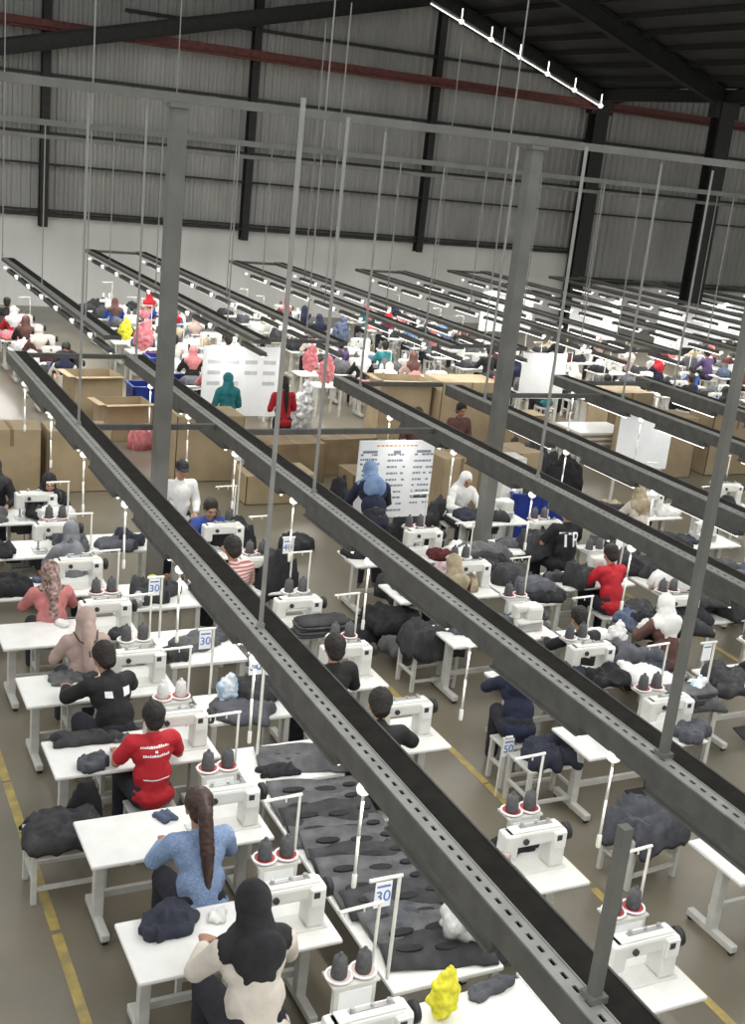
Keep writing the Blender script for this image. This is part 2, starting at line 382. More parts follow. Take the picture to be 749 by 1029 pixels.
for i, x in enumerate(BACKX):
    y1 = [30.6, 32.2, 35.6, 35.8, 34.9, 35.1, 34.6, 34.8, 36, 36.3, 36, 36.3, 36.5, 36.7, 36.5, 36.7][i]
    make_trough(x, 20.9, y1, 'long dark light trough near the end wall, the ' + BL[i], 1, 22.1, 1.6, False, BL[i],
                [(y, ZG + (3.0 if (i+int(y)) % 2 else -.4)) for y in (22.2+R.random(), 27.2+R.random(), 32+R.random())[:3 if i < 8 else 2]])
    if i % 2 and i > 1: crossbar(BACKX[i-1]+.3, x+.02, y1-.25, 'thin bar joining the %s and %s' % (BL[i-1], BL[i])); crossbar(BACKX[i-1]+.3, x+.02, 21.1, 'near thin bar joining the %s and %s' % (BL[i-1], BL[i]))
# light the tubes give, aimed down
def tube_glow(x, y0, y1, p):
    l = bpy.data.lights.new('trough_glow', 'AREA'); l.shape = 'RECTANGLE'; l.size = .08; l.size_y = y1-y0; l.energy = p*(y1-y0); l.color = (1, .985, .94)
    o = bpy.data.objects.new('trough_glow', l); COL.objects.link(o); o.location = (x+.05, (y0+y1)/2, TH-.29)
for f in FRONT: tube_glow(f[0], f[1]+1, f[2]-.3, 6)
for i, x in enumerate(BACKX): tube_glow(x, 21.3, 35.5, 13)

# ------------------------------------------------------------------ people
HEADS = {}
def arm_hand(bm, s, sh, el, wr, palm, fdir, k=1.0, fingers=True):
    capsule(bm, (s*sh[0], sh[1], sh[2]), (s*el[0], el[1], el[2]), .052, .041)
    capsule(bm, (s*el[0], el[1], el[2]), (s*wr[0], wr[1], wr[2]), .041, .027)
    P = Vector((s*palm[0], palm[1], palm[2])); Wv = Vector((s*wr[0], wr[1], wr[2])); d = (P-Wv).normalized()
    side = d.cross(Vector((0, 0, 1))).normalized(); dn = Vector((0, 0, -1))
    mx = Matrix.Translation((P+Wv)/2 + d*.02)
    capsule(bm, Wv, P, .026, .02)
    for q in (-.024, 0, .024): capsule(bm, Wv.lerp(P, .55)+side*q*.6, P+side*q, .019, .017, 8)
    if not fingers: return
    for i, (o, L) in enumerate(((-.030, .066), (-.010, .078), (.011, .073), (.031, .056))):
        a = P + side*o; b = a + d*L*.5 + dn*.006; c = b + (d*.7+dn*.55).normalized()*L*.5
        capsule(bm, a, b, .0105, .0098, 8); capsule(bm, b, c, .0098, .0085, 8)
    t0 = Wv.lerp(P, .45) - side*s*.022; t1 = t0 - side*s*.035 + d*.03; t2 = t1 + d*.035 + dn*.008
    capsule(bm, t0, t1, .0135, .012, 8); capsule(bm, t1, t2, .012, .0095, 8)
POSES = {
 'sew': dict(pel=(0, 0, .60), ch=(0, .11, .93), sh=(.175, .13, 1.03), nk=(0, .13, 1.07), hd=(0, .20, 1.235), tilt=.38,
             el=(.27, .26, .83), wr=(.15, .47, .815), palm=(.12, .55, .80), kn=(.14, .43, .56), an=(.14, .40, .09)),
 'reach': dict(pel=(0, 0, .60), ch=(0, .17, .90), sh=(.175, .21, .99), nk=(0, .24, 1.03), hd=(0, .33, 1.17), tilt=.55,
             el=(.30, .38, .84), wr=(.20, .60, .81), palm=(.17, .68, .80), kn=(.14, .43, .56), an=(.14, .40, .09)),
 'side': dict(pel=(0, 0, .60), ch=(0, .06, .95), sh=(.175, .07, 1.06), nk=(0, .06, 1.10), hd=(0, .09, 1.275), tilt=.12,
             el=(.28, .16, .84), wr=(.22, .38, .815), palm=(.20, .46, .80), kn=(.14, .43, .56), an=(.14, .40, .09)),
 'stand': dict(pel=(0, 0, .93), ch=(0, .04, 1.27), sh=(.175, .04, 1.38), nk=(0, .04, 1.43), hd=(0, .09, 1.60), tilt=.22,
             el=(.24, .06, 1.12), wr=(.17, .28, 1.03), palm=(.14, .36, 1.01), kn=(.10, .02, .50), an=(.11, -.02, .09)),
 'bend': dict(pel=(0, -.05, .93), ch=(0, .16, 1.20), sh=(.175, .22, 1.26), nk=(0, .27, 1.29), hd=(0, .38, 1.42), tilt=.6,
             el=(.26, .34, 1.03), wr=(.2, .52, .90), palm=(.18, .60, .87), kn=(.11, .02, .50), an=(.12, -.02, .09)),
}
def body_fn(p, fingers=True):
    def f(bm):
        pel, ch, nk, hd = (Vector(p[k]) for k in ('pel', 'ch', 'nk', 'hd'))
        ball(bm, pel, (.165, .12, .13)); ball(bm, ch, (.165, .105, .15)); capsule(bm, pel, ch, .12, .12)
        for s in (-1, 1):
            sh = p['sh']; capsule(bm, (s*.08, ch.y, ch.z+.08), (s*sh[0], sh[1], sh[2]), .07, .058)
            arm_hand(bm, s, sh, p['el'], p['wr'], p['palm'], None, fingers=fingers)
            kn, an = p['kn'], p['an']
            capsule(bm, (s*.09, pel.y, pel.z-.03), (s*kn[0], kn[1], kn[2]), .088, .062); capsule(bm, (s*kn[0], kn[1], kn[2]), (s*an[0], an[1], an[2]), .058, .038)
            capsule(bm, (s*an[0], an[1]-.02, .045), (s*an[0]*1.05, an[1]+.15, .035), .04, .032)
        capsule(bm, nk-Vector((0, .02, .03)), hd-Vector((0, .01, .06)), .056, .05)
        rot = Euler((-p['tilt'], 0, 0))
        rm = rot.to_matrix()
        def L(v): return hd + rm @ Vector(v)
        ball(bm, L((0, -.008, .02)), (.078, .098, .095), 3, rot); ball(bm, L((0, .02, -.045)), (.06, .072, .075), 2, rot)
        ball(bm, L((0, .062, -.088)), (.028, .024, .022), 2, rot)                       # chin
        capsule(bm, L((0, .082, .015)), L((0, .106, -.028)), .009, .015, 8)              # nose
        ball(bm, L((0, .088, -.062)), (.024, .012, .012), 2, rot)                        # mouth
        ball(bm, L((0, .078, .035)), (.05, .018, .012), 2, rot)                          # brow
        for s in (-1, 1):
            ball(bm, L((s*.079, -.005, -.012)), (.012, .022, .034), 2, rot)              # ears
            ball(bm, L((s*.036, .068, -.035)), (.024, .02, .024), 2, rot)                # cheeks
    return f
def cloth_fn(p, what, infl=.018, cuff=1.0):
    def f(bm):
        pel, ch = Vector(p['pel']), Vector(p['ch'])
        if what == 'trousers':
            ball(bm, pel-Vector((0, 0, .02)), (.184, .14, .13)); ball(bm, pel+Vector((0, .01, .07)), (.150, .112, .09))
            for s in (-1, 1):
                kn, an = Vector(p['kn']), Vector(p['an']); kn.x *= s; an.x *= s
                capsule(bm, (s*.09, pel.y, pel.z-.03), kn, .088+infl, .062+infl); capsule(bm, kn, an, .06+infl, .048+infl)
        else:
            low = pel + Vector((0, 0, -.02 if p['pel'][2] < .8 else -.05))
            ball(bm, low, (.200, .156, .12)); ball(bm, pel.lerp(ch, .45), (.172, .13, .17)); ball(bm, ch, (.186, .126, .155)); capsule(bm, low, ch, .135, .132)
            nk = Vector(p['nk'])
            for s in (-1, 1):
                sh, el, wr = (Vector(p[k]) for k in ('sh', 'el', 'wr'))
                for v in (sh, el, wr): v.x *= s
                capsule(bm, (s*.07, ch.y, ch.z+.09), sh, .08, .07)
                if what == 'tee': capsule(bm, sh, sh.lerp(el, .72), .072, .066)
                else: capsule(bm, sh, el, .071, .06); capsule(bm, el, el.lerp(wr, .86), .06, .045)
            capsule(bm, ch+Vector((0, .0, .06)), nk-Vector((0, .012, .0)), .085, .068)
    return f
def head_fn(p, kind):
    hd, nk, ch = Vector(p['hd']), Vector(p['nk']), Vector(p['ch']); rot = Euler((-p['tilt'], 0, 0)); rm = rot.to_matrix()
    def L(v): return hd + rm @ Vector(v)
    def f(bm):
        if kind in ('short', 'pony', 'bun'):
            ball(bm, L((0, -.030, .040)), (.097, .108, .106), 3, rot); ball(bm, L((0, -.062, -.022)), (.084, .068, .09), 2, rot)
            if kind == 'pony':
                pts = [L((0, -.11, .04)), L((0, -.155, -.02)), ch+Vector((.0, -.155, .10)), ch+Vector((.01, -.165, -.04)), ch+Vector((.015, -.175, -.20))]
                for (a, b), (r0, r1) in zip(zip(pts, pts[1:]), ((.045, .05), (.05, .048), (.048, .036), (.036, .016))): capsule(bm, a, b, r0, r1)
            if kind == 'bun': ball(bm, L((0, -.12, .05)), .048)
        elif kind == 'hijab':
            ball(bm, L((0, -.028, .022)), (.100, .107, .122), 3, rot); ball(bm, L((0, -.02, -.07)), (.09, .085, .09), 2, rot)
            capsule(bm, L((0, -.03, -.06)), nk+Vector((0, -.02, .0)), .10, .125)
            ball(bm, ch+Vector((0, -.075, .10)), (.15, .075, .15), 3); ball(bm, ch+Vector((0, .075, .10)), (.15, .08, .14), 3)
            for s in (-1, 1): capsule(bm, nk+Vector((0, -.02, .0)), Vector((s*.15, p['sh'][1], p['sh'][2]+.005)), .10, .082)
            ball(bm, ch+Vector((0, -.09, -.02)), (.10, .055, .13), 3)
        elif kind == 'hijab_tail':
            ball(bm, L((0, -.028, .022)), (.100, .107, .122), 3, rot); ball(bm, L((0, -.085, .03)), (.06, .05, .07), 2, rot); ball(bm, L((0, -.02, -.07)), (.09, .085, .09), 2, rot)
            capsule(bm, L((0, -.03, -.06)), nk+Vector((0, -.02, .0)), .10, .115)
            for s in (-1, 1): capsule(bm, nk+Vector((0, -.02, .0)), Vector((s*.12, p['sh'][1], p['sh'][2]+.005)), .09, .075)
            a = L((.0, -.11, -.03)); pts = [a, ch+Vector((0, -.14, .12)), ch+Vector((.0, -.15, -.06)), ch+Vector((.01, -.15, -.16))]
            for u, v in zip(pts, pts[1:]): capsule(bm, u, v, .055, .05)
        elif kind == 'cap':
            ball(bm, L((0, -.01, .05)), (.090, .108, .085), 3, rot); ball(bm, L((0, .10, .045)), (.07, .07, .012), 2, rot); ball(bm, L((0, -.055, -.005)), (.077, .06, .07), 2, rot)
    return f
def paint_face(me, p):
    hd = Vector(p['hd']); rm = Euler((-p['tilt'], 0, 0)).to_matrix()
    E_ = [hd + rm @ Vector((s*.031, .084, .012)) for s in (-1, 1)]; Mo = hd + rm @ Vector((0, .098, -.062))
    for f in me.polygons:
        c = f.center
        if min((c-e).length for e in E_) < .0155: f.material_index = 1
        elif abs(c.x) < .024 and (c-Mo).length < .026 and abs((rm.transposed() @ (c-Mo)).z) < .008: f.material_index = 2
MESH = {}
def pm(kind, pose, hero=True):
    k = (kind, pose, hero)
    if k in MESH: return MESH[k]
    p = POSES[pose]; v = .0085 if hero else .022
    if kind == 'body':
        me = blend(body_fn(p, hero), v if hero else .02, 2 if hero else 1, 'body'); 
        for m in (skin_m, eye_m, lip_m): me.materials.append(m)
        if hero: paint_face(me, p)
    elif kind in ('shirt', 'tee', 'trousers'): me = blend(cloth_fn(p, kind), .012 if hero else .025, 4 if hero else 1, kind); wrinkle(me, .007 if hero else .01)
    else: me = blend(head_fn(p, kind), .010 if hero else .02, 3 if hero else 1, kind); wrinkle(me, .004 if 'hij' in kind else .006, 18 if 'hij' in kind else 38)
    MESH[k] = me; return me
def wrinkle(me, a, f=11):
    me.update()
    ns = [v.normal.copy() for v in me.vertices]
    for v, n in zip(me.vertices, ns):
        q = v.co*f; w = noise.noise(q) + .6*abs(noise.noise(Vector((q.x*1.2, q.y*1.2, q.z*2.6))+Vector((9, 3, 1))))
        v.co += n*a*(w+.15)
def person(pose, x, y, rz, label, shirt='black', head='short', headmat=None, sleeves='shirt', legs=None, hero=True, group=None, tab=.77, scale=1.0, stool=True):
    e = empty('person', label, 'person', (x, y, 0), rz, group)
    e.scale = (scale,)*3
    b = ob('body', pm('body', pose, hero), None, e)
    s = ob('shirt', pm(sleeves, pose, hero), CLO[shirt], e); ob('trousers', pm('trousers', pose, hero), legs or trous, e)
    nm = {'short': 'hair', 'pony': 'hair', 'bun': 'hair', 'hijab': 'headscarf', 'hijab_tail': 'headscarf', 'cap': 'cap'}[head]
    h = ob(nm, pm(head, pose, hero), headmat or hair_m, e)
    return e, s, h
def decal(parent, me, rects, m, name, side=-1, label=None):
    "marks printed on a garment: polygons (lists of x, z) laid onto its surface"
    t = BVHTree.FromPolygons([v.co for v in me.vertices], [tuple(p.vertices) for p in me.polygons])
    bm = bmesh.new()
    for r in rects:
        # r = (x0, x1, z0, z1)
        nx = max(2, int(abs(r[1]-r[0])/.012)); nz = max(1, int(abs(r[3]-r[2])/.012)); gr = []
        for i in range(nx+1):
            row = []
            for j in range(nz+1):
                x = r[0]+(r[1]-r[0])*i/nx; z = r[2]+(r[3]-r[2])*j/nz
                hit = t.ray_cast(Vector((x, side*1.0, z)), Vector((0, -side, 0)))[0]
                row.append(bm.verts.new((x, (hit.y if hit else 0)+side*.005, z)))
            gr.append(row)
        for i in range(nx):
            for j in range(nz): bm.faces.new((gr[i][j], gr[i+1][j], gr[i+1][j+1], gr[i][j+1]))
    return ob(name, finish(bm, name), m, parent, label)

def ring(bm, r0, r1, z0, z1, n=20):
    vs = [[bm.verts.new((r*math.cos(2*PI*i/n), r*math.sin(2*PI*i/n), z)) for i in range(n)] for r, z in ((r0, z0), (r1, z0), (r1, z1), (r0, z1))]
    for k in range(4):
        for i in range(n): bm.faces.new((vs[k][i], vs[k][(i+1) % n], vs[(k+1) % 4][(i+1) % n], vs[(k+1) % 4][i]))
# ------------------------------------------------------------------ furniture
def leg_fn(y=.26):
    def f(bm):
        box(bm, -.04, .04, -.035, .045, .09, .70, bev=.006); box(bm, -.03, .03, -y, y, .68, .722, bev=.004)
        box(bm, -.035, .035, -y-.02, y+.02, .035, .10, bev=.01)
    return f
leg_me = mesh(leg_fn(), 'leg')
cast_me = mesh(lambda bm: tube(bm, (-.02, 0, .025), (.02, 0, .025), .025, n=10), 'caster', True)
def top_mesh(w, d=.65): return mesh(lambda bm: box(bm, -w/2, w/2, -d/2, d/2, .72, .755, bev=.012), 'table_top')
motor_me = mesh(lambda bm: (box(bm, -.10, .10, -.08, .10, .50, .66, bev=.02), tube(bm, (-.16, .0, .57), (-.1, 0, .57), .06), tube(bm, (.1, 0, .57), (.14, 0, .57), .035)), 'motor')
ctrl_me = mesh(lambda bm: box(bm, -.09, .09, -.04, .10, .56, .71, bev=.015), 'control_box')
pedal_me = mesh(lambda bm: (box(bm, -.14, .14, -.1, .1, .10, .115, mx=Matrix.Rotation(.25, 4, 'X')), tube(bm, (.05, .0, .11), (.05, .05, .5), .006)), 'pedal')
def make_table(w):
    t = empty('sewing_table', '', 'table')
    ob('table_top', top_mesh(w), white, t)
    for s in (-1, 1):
        l = ob('leg', leg_me, frame, t); l.location = (s*(w/2-.14), 0, 0)
        for q in (-1, 1): c = ob('caster', cast_me, black, l); c.location = (0, q*.25, 0)
    ob('foot_rail', mesh(lambda bm: box(bm, -w/2+.14, w/2-.14, .05, .09, .2, .26, bev=.004), 'foot_rail'), frame, t)
    m = ob('motor', motor_me, dark, t); m.location = (w/2-.5, .02, 0); m = ob('control_box', ctrl_me, black, t); m.location = (w/2-.85, .05, 0)
    ob('pedal', pedal_me, dark, t).location = (w/2-.55, -.1, 0)
    return t
TAB = {145: make_table(1.45), 115: make_table(1.15)}
used = set()
def place(proto, x, y, z=0, rz=0, drop=()):
    if proto.name not in used and not drop: used.add(proto.name); o = proto
    else: o = dup(proto, drop=drop)
    o.location = (x, y, z); o.rotation_euler = (0, 0, rz); return o
# sewing machine: origin at table surface below needle column, operator on -y, pillar on +x
def mach_body(bm):
    box(bm, -.26, .26, -.09, .09, -.01, .012, bev=.004); box(bm, .12, .24, -.075, .075, .01, .30, bev=.018)
    box(bm, -.24, .2, -.06, .06, .205, .315, bev=.02); box(bm, -.26, -.15, -.062, .062, .12, .315, bev=.018); box(bm, -.20, .2, -.045, .05, .312, .325, bev=.004)
mach_me = mesh(mach_body, 'machine_body')
wheel_me = mesh(lambda bm: (tube(bm, (.242, 0, .24), (.262, 0, .24), .035, n=16), tube(bm, (.262, 0, .24), (.292, 0, .24), .062, n=20), tube(bm, (.292, 0, .24), (.30, 0, .24), .045, n=16)), 'hand_wheel', True)
panel_me = mesh(lambda bm: (box(bm, .13, .225, -.088, -.074, .17, .29, bev=.003)), 'control_panel')
scr_me = mesh(lambda bm: box(bm, .145, .185, -.092, -.086, .235, .275), 'display')
need_me = mesh(lambda bm: (tube(bm, (-.205, -.01, .03), (-.205, -.01, .13), .006), tube(bm, (-.19, .01, .02), (-.19, .01, .13), .006), box(bm, -.22, -.18, -.03, .02, .014, .03)), 'needle_bar')
ten_me = mesh(lambda bm: (box(bm, -.12, .15, .0, .03, .322, .332), tube(bm, (-.1, .015, .33), (-.1, .015, .355), .014), tube(bm, (.02, .015, .33), (.02, .015, .35), .012), tube(bm, (.12, .015, .33), (.12, .015, .355), .016)), 'thread_guide')
plate_me = mesh(lambda bm: (box(bm, -.26, -.10, -.09, .02, .012, .016), box(bm, -.24, -.12, -.14, -.095, .002, .006)), 'needle_plate')
mp = empty('sewing_machine', '', 'sewing machine')
ob('machine_body', mach_me, cream, mp); ob('hand_wheel', wheel_me, black, mp); ob('control_panel', panel_me, white, mp)
ob('display', scr_me, dark, mp); ob('tension_dial', mesh(lambda bm: tube(bm, (-.1, -.075, .255), (-.1, -.055, .255), .022, n=14), 'tension_dial'), dark, mp); ob('needle_bar', need_me, steel, mp); ob('thread_guide', ten_me, steel, mp); ob('needle_plate', plate_me, steel, mp)
# overlock machine: a squat body for variety
def over_body(bm):
    box(bm, -.15, .17, -.11, .11, 0, .12, bev=.02); box(bm, -.02, .17, -.09, .10, .10, .27, bev=.035); box(bm, -.16, .12, -.045, .06, .19, .27, bev=.025); box(bm, -.16, -.10, -.04, .05, .13, .27, bev=.012)
op = empty('overlock_machine', '', 'sewing machine')
ob('machine_body', mesh(over_body, 'overlock_body'), cream, op); w_ = ob('hand_wheel', wheel_me, black, op); w_.location = (-.09, 0, -.08)
ob('needle_bar', mesh(lambda bm: (tube(bm, (-.13, 0, .12), (-.13, 0, .2), .01), box(bm, -.15, -.05, -.13, -.1, .03, .10, bev=.004)), 'needle_bar'), steel, op)
ob('looper_cover', mesh(lambda bm: box(bm, -.05, .14, -.118, -.108, .02, .10, bev=.003), 'looper_cover'), steel, op)
# thread stand on the table's back edge
def stand_proto(dm, cm):
    t = empty('thread_stand', '', 'thread stand'); Rm = Matrix.Rotation(.2, 4, 'X')
    ob('pole', mesh(lambda bm: (tube(bm, (.17, 0, -.05), (.17, 0, .76), .011, n=8), box(bm, .14, .2, -.03, .03, -.06, -.0)), 'pole'), cord_m, t)
    ob('cross_arm', mesh(lambda bm: (tube(bm, (-.12, -.02, .76), (.185, .0, .76), .012, n=8), tube(bm, (-.08, -.02, .76), (-.08, -.02, .72), .006), tube(bm, (.06, -.01, .76), (.06, -.01, .72), .006)), 'cross_arm'), cord_m, t)
    ob('spool_tray', mesh(lambda bm: (box(bm, -.14, .15, -.115, -.10, .06, .27, bev=.003), box(bm, -.15, .18, -.11, .07, .25, .27, bev=.004), box(bm, -.145, -.125, -.10, -.085, -.0, .26), box(bm, .135, .155, -.10, -.085, -.0, .26)), 'spool_tray'), frame, t)
    ob('instruction_card', mesh(lambda bm: box(bm, -.11, .12, -.119, -.115, .08, .235), 'instruction_card'), card_w, t)
    for sx in (-.075, .095):
        d = ob('cone_dish', mesh(lambda bm: lathe(bm, [(.02, .27), (.08, .275), (.088, .287), (.084, .291), (.03, .282)], n=20), 'cone_dish', True), dm, t); d.location = (sx, -.02, 0)
        ob('rim', mesh(lambda bm: ring(bm, .077, .092, .284, .294), 'rim'), card_w, d, 'white dish rim')
        ob('thread_cone', mesh(lambda bm: lathe(bm, [(.050, .283), (.054, .295), (.053, .34), (.043, .42), (.032, .43), (.016, .435), (.0145, .455), (.012, .46)], n=16), 'thread_cone', True), cm, d)
    return t
SP = [stand_proto(dish_m, cone_m), stand_proto(dish_w, cone_m), stand_proto(dish_m, cone_w)]
# stool
def stool_proto(w=.42, d=.32, h=.46, seatm=frame):
    t = empty('stool', '', 'stool')
    ob('seat', mesh(lambda bm: box(bm, -w/2, w/2, -d/2, d/2, h-.03, h, bev=.008), 'seat'), seatm, t)
    lm = mesh(lambda bm: box(bm, -.022, .022, -.022, .022, 0, h-.03, bev=.004), 'leg')
    for sx in (-1, 1):
        for sy in (-1, 1): ob('leg', lm, frame, t).location = (sx*(w/2-.03), sy*(d/2-.03), 0)
    for sy in (-1, 1): ob('rail', mesh(lambda bm: box(bm, -w/2+.05, w/2-.05, -.015, .015, .12, .15), 'rail'), frame, t).location = (0, sy*(d/2-.03), 0)
    for sx in (-1, 1): ob('rail', mesh(lambda bm: box(bm, -.015, .015, -d/2+.05, d/2-.05, .2, .23), 'rail'), frame, t).location = (sx*(w/2-.03), 0, 0)
    return t
STOOL = stool_proto(); BENCH = stool_proto(.62, .42, .50)
def stool(x, y, lab, rz=0, grp='stools', p=None):
    o = place(p or STOOL, x, y, 0, rz); tag(o, lab, 'stool', grp); return o
# ------------------------------------------------------------------ cloth goods
def cloth_mesh(w, d, h, seed, fold=1.0, n=36, ragged=.22, over=None):
    "a crumpled heap of fabric with closed underside; over=(hx, hy, drop) lets it hang past a support"
    o = Vector((seed*3.7, seed*1.3, seed*.7)); bm = bmesh.new(); top = []; bot = []
    ny = max(6, int(n*d/w)) if d < w else n; nx = n if d < w else max(6, int(n*w/d))
    ny = max(ny, 10); nx = max(nx, 10)
    for i in range(nx+1):
        rt_, rb = [], []
        for j in range(ny+1):
            u, v = 2*i/nx-1, 2*j/ny-1
            ex = 1 + ragged*(noise.noise(Vector((u*1.6, v*1.6, 0))+o)*1.8 + noise.noise(Vector((u*4.5, v*4.5, 4))+o)*.25); 
            # superellipse pull in of corners
            k = (abs(u)**5+abs(v)**5)**.2/max(abs(u), abs(v)) if max(abs(u), abs(v)) > 1e-6 else 1
            x, y = u*w/2*ex/k**.8, v*d/2*ex/k**.8
            e = max(0, 1-max(abs(u), abs(v))**6)
            wx = x + .08*noise.noise(Vector((x*5, y*5, 7))+o); wy = y + .08*noise.noise(Vector((x*5, y*5, 11))+o)
            a = noise.noise(Vector((wx*4, wy*4, 3))+o); b = 1-abs(noise.noise(Vector((wx*9+wy*4, wy*6-wx*3, 1))+o))*2.6
            ca, sa = math.cos(seed*1.7), math.sin(seed*1.7); c = 1-abs(noise.noise(Vector(((wx*ca+wy*sa)*22, (wy*ca-wx*sa)*4, 5))+o))*3
            z = h*(.35+.65*e**.4)*(.60+.5*a) + fold*(min(h, .12)*.35*b + .014*c)*e + .012
            st = max(.02, h*.16); tq = z/st; fr = tq-math.floor(tq); z = st*(math.floor(tq)+min(1, fr*2.2)**2)*.7 + z*.3
            z = max(z, .012); zb = 0
            if over:
                hx, hy, dr = over; ov = max(abs(x)-hx, abs(y)-hy, 0)
                if ov > 0:
                    sag = min(ov*1.5, dr)*(.8+.4*noise.noise(Vector((x*9, y*9, 0))+o)); z = z*.5 - sag; zb = -sag-.012; 
                    if abs(x) > hx: x = math.copysign(hx+.02+(abs(x)-hx)*.25, x)
                    if abs(y) > hy: y = math.copysign(hy+.02+(abs(y)-hy)*.25, y)
            rt_.append(bm.verts.new((x, y, z))); rb.append(bm.verts.new((x*.985, y*.985, zb)))
        top.append(rt_); bot.append(rb)
    for i in range(nx):
        for j in range(ny):
            bm.faces.new((top[i][j], top[i+1][j], top[i+1][j+1], top[i][j+1])); bm.faces.new((bot[i][j], bot[i][j+1], bot[i+1][j+1], bot[i+1][j]))
    for i in range(nx):
        bm.faces.new((top[i][0], bot[i][0], bot[i+1][0], top[i+1][0])); bm.faces.new((top[i][ny], top[i+1][ny], bot[i+1][ny], bot[i][ny]))
    for j in range(ny):
        bm.faces.new((top[0][j], top[0][j+1], bot[0][j+1], bot[0][j])); bm.faces.new((top[nx][j], bot[nx][j], bot[nx][j+1], top[nx][j+1]))
    return finish(bm, 'cloth', True)
CN = [0]
def cloth(x, y, z, w, d, h, m, label, rz=0, name='garment', cat='clothes', over=None, grp=None, fold=1.0, ragged=.22, n=36):
    CN[0] += 1; o = ob(name, cloth_mesh(w, d, h, CN[0], fold, n, ragged, over), FAB[m] if isinstance(m, str) else m)
    tag(o, label, cat, grp, (x, y, z), rz); return o
SURF = []
def snap(x, y, w=.3, d=.3):
    "nearest spot lying on a table"
    best = None
    for x0, x1, y0, y1, z in SURF:
        cx = min(max(x, x0+w*.3), x1-w*.3) if x1-x0 > w*.6 else (x0+x1)/2; cy = min(max(y, y0+d*.3), y1-d*.3) if y1-y0 > d*.6 else (y0+y1)/2
        q = math.hypot(cx-x, cy-y)
        if best is None or q < best[0]: best = (q, cx, cy, z)
    return best[1:] if best and best[0] < 1.2 else (x, y, 0)
def bag_mesh(seed, w, h):
    def f(bm):
        ball(bm, (0, 0, h*.42), (w*.5, w*.42, h*.42), 3); ball(bm, (w*.1, 0, h*.72), (w*.3, w*.25, h*.25), 3); capsule(bm, (0, 0, h*.7), (w*.05, 0, h*.98), w*.14, w*.06)
        bmesh.ops.translate(bm, verts=bm.verts, vec=(0, 0, 0))
    me = blend(f, max(.012, w*.04), 2, 'plastic_bag'); o = Vector((seed, 2, 5)); me.update(); ns = [v.normal.copy() for v in me.vertices]
    for v, q in zip(me.vertices, ns): v.co += q*w*.10*(abs(noise.noise(v.co*(3.2/w)+o))*2-.6); v.co.z = max(v.co.z, .002)
    return me
def bag(x, y, z, w, h, m, label, seed=1, rz=0, name='plastic_bag', cat='bag'):
    o = ob(name, bag_mesh(seed, w, h), m); tag(o, label, cat, None, (x, y, z), rz); return o
def carton(x, y, w, d, h, label, rz=0, m=None, z=0, open_=False, grp=None):
    e = empty('cardboard_box', label, 'box', (x, y, z), rz, grp)
    def f(bm):
        t = .012
        box(bm, -w/2, w/2, -d/2, -d/2+t, 0, h); box(bm, -w/2, w/2, d/2-t, d/2, 0, h); box(bm, -w/2, -w/2+t, -d/2, d/2, 0, h); box(bm, w/2-t, w/2, -d/2, d/2, 0, h); box(bm, -w/2, w/2, -d/2, d/2, 0, t)
        if not open_: box(bm, -w/2+.001, -.003, -d/2+.001, d/2-.001, h-.002, h+.012); box(bm, .003, w/2-.001, -d/2+.001, d/2-.001, h-.002, h+.012)
    ob('carton_walls', mesh(f, 'carton_walls'), m or card_m, e)
    if open_:
        def fl(bm):
            box(bm, -w/2, w/2, -d/2-.16, -d/2, h-.006, h+.004, mx=None); box(bm, -w/2-.14, -w/2, -d/2, d/2, h-.01, h)
        ob('flap', mesh(fl, 'flap'), m or card_m, e)
    else: ob('tape', mesh(lambda bm: (box(bm, -.03, .03, -d/2-.001, d/2+.001, h+.012, h+.0145), box(bm, -.03, .03, -d/2-.003, -d/2, h*.75, h+.01)), 'tape'), cardt, e)
    return e
def text_mesh(s, size, depth=.002, align='CENTER'):
    c = bpy.data.curves.new('t', 'FONT'); c.body = s; c.size = size; c.extrude = depth; c.align_x = align; c.align_y = 'CENTER'
    o = bpy.data.objects.new('t', c); COL.objects.link(o); dg = bpy.context.evaluated_depsgraph_get(); dg.update()
    me = bpy.data.meshes.new_from_object(o.evaluated_get(dg), depsgraph=dg); me.name = 'lettering'; bpy.data.objects.remove(o); bpy.data.curves.remove(c)
    me.transform(Matrix.Rotation(PI/2, 4, 'X')); me.materials.clear(); return me
def number_stand(x, y, z0, zt, num, label, arm=.2, rz=0, w=.11):
    e = empty('number_stand', label, 'sign stand', (x, y, z0), rz)
    h = zt-z0
    ob('pole', mesh(lambda bm: tube(bm, (0, 0, 0), (0, 0, h), .013), 'pole'), cord_m, e); ob('cross_arm', mesh(lambda bm: (tube(bm, (-arm, 0, h), (.02, 0, h), .013),), 'cross_arm'), cord_m, e)
    c = ob('number_card', mesh(lambda bm: box(bm, -arm*.55-w/2, -arm*.55+w/2, -.02, -.016, h-.20, h-.01), 'number_card'), card_w, e)
    t = ob('number', text_mesh(num, w*.95), blue_ink, c); t.location = (-arm*.55, -.022, h-.12)
    ob('printed_rule', mesh(lambda bm: box(bm, -arm*.55-w*.4, -arm*.55+w*.4, -.0225, -.0205, h-.05, h-.035), 'rule'), blue_ink, c)
    return e
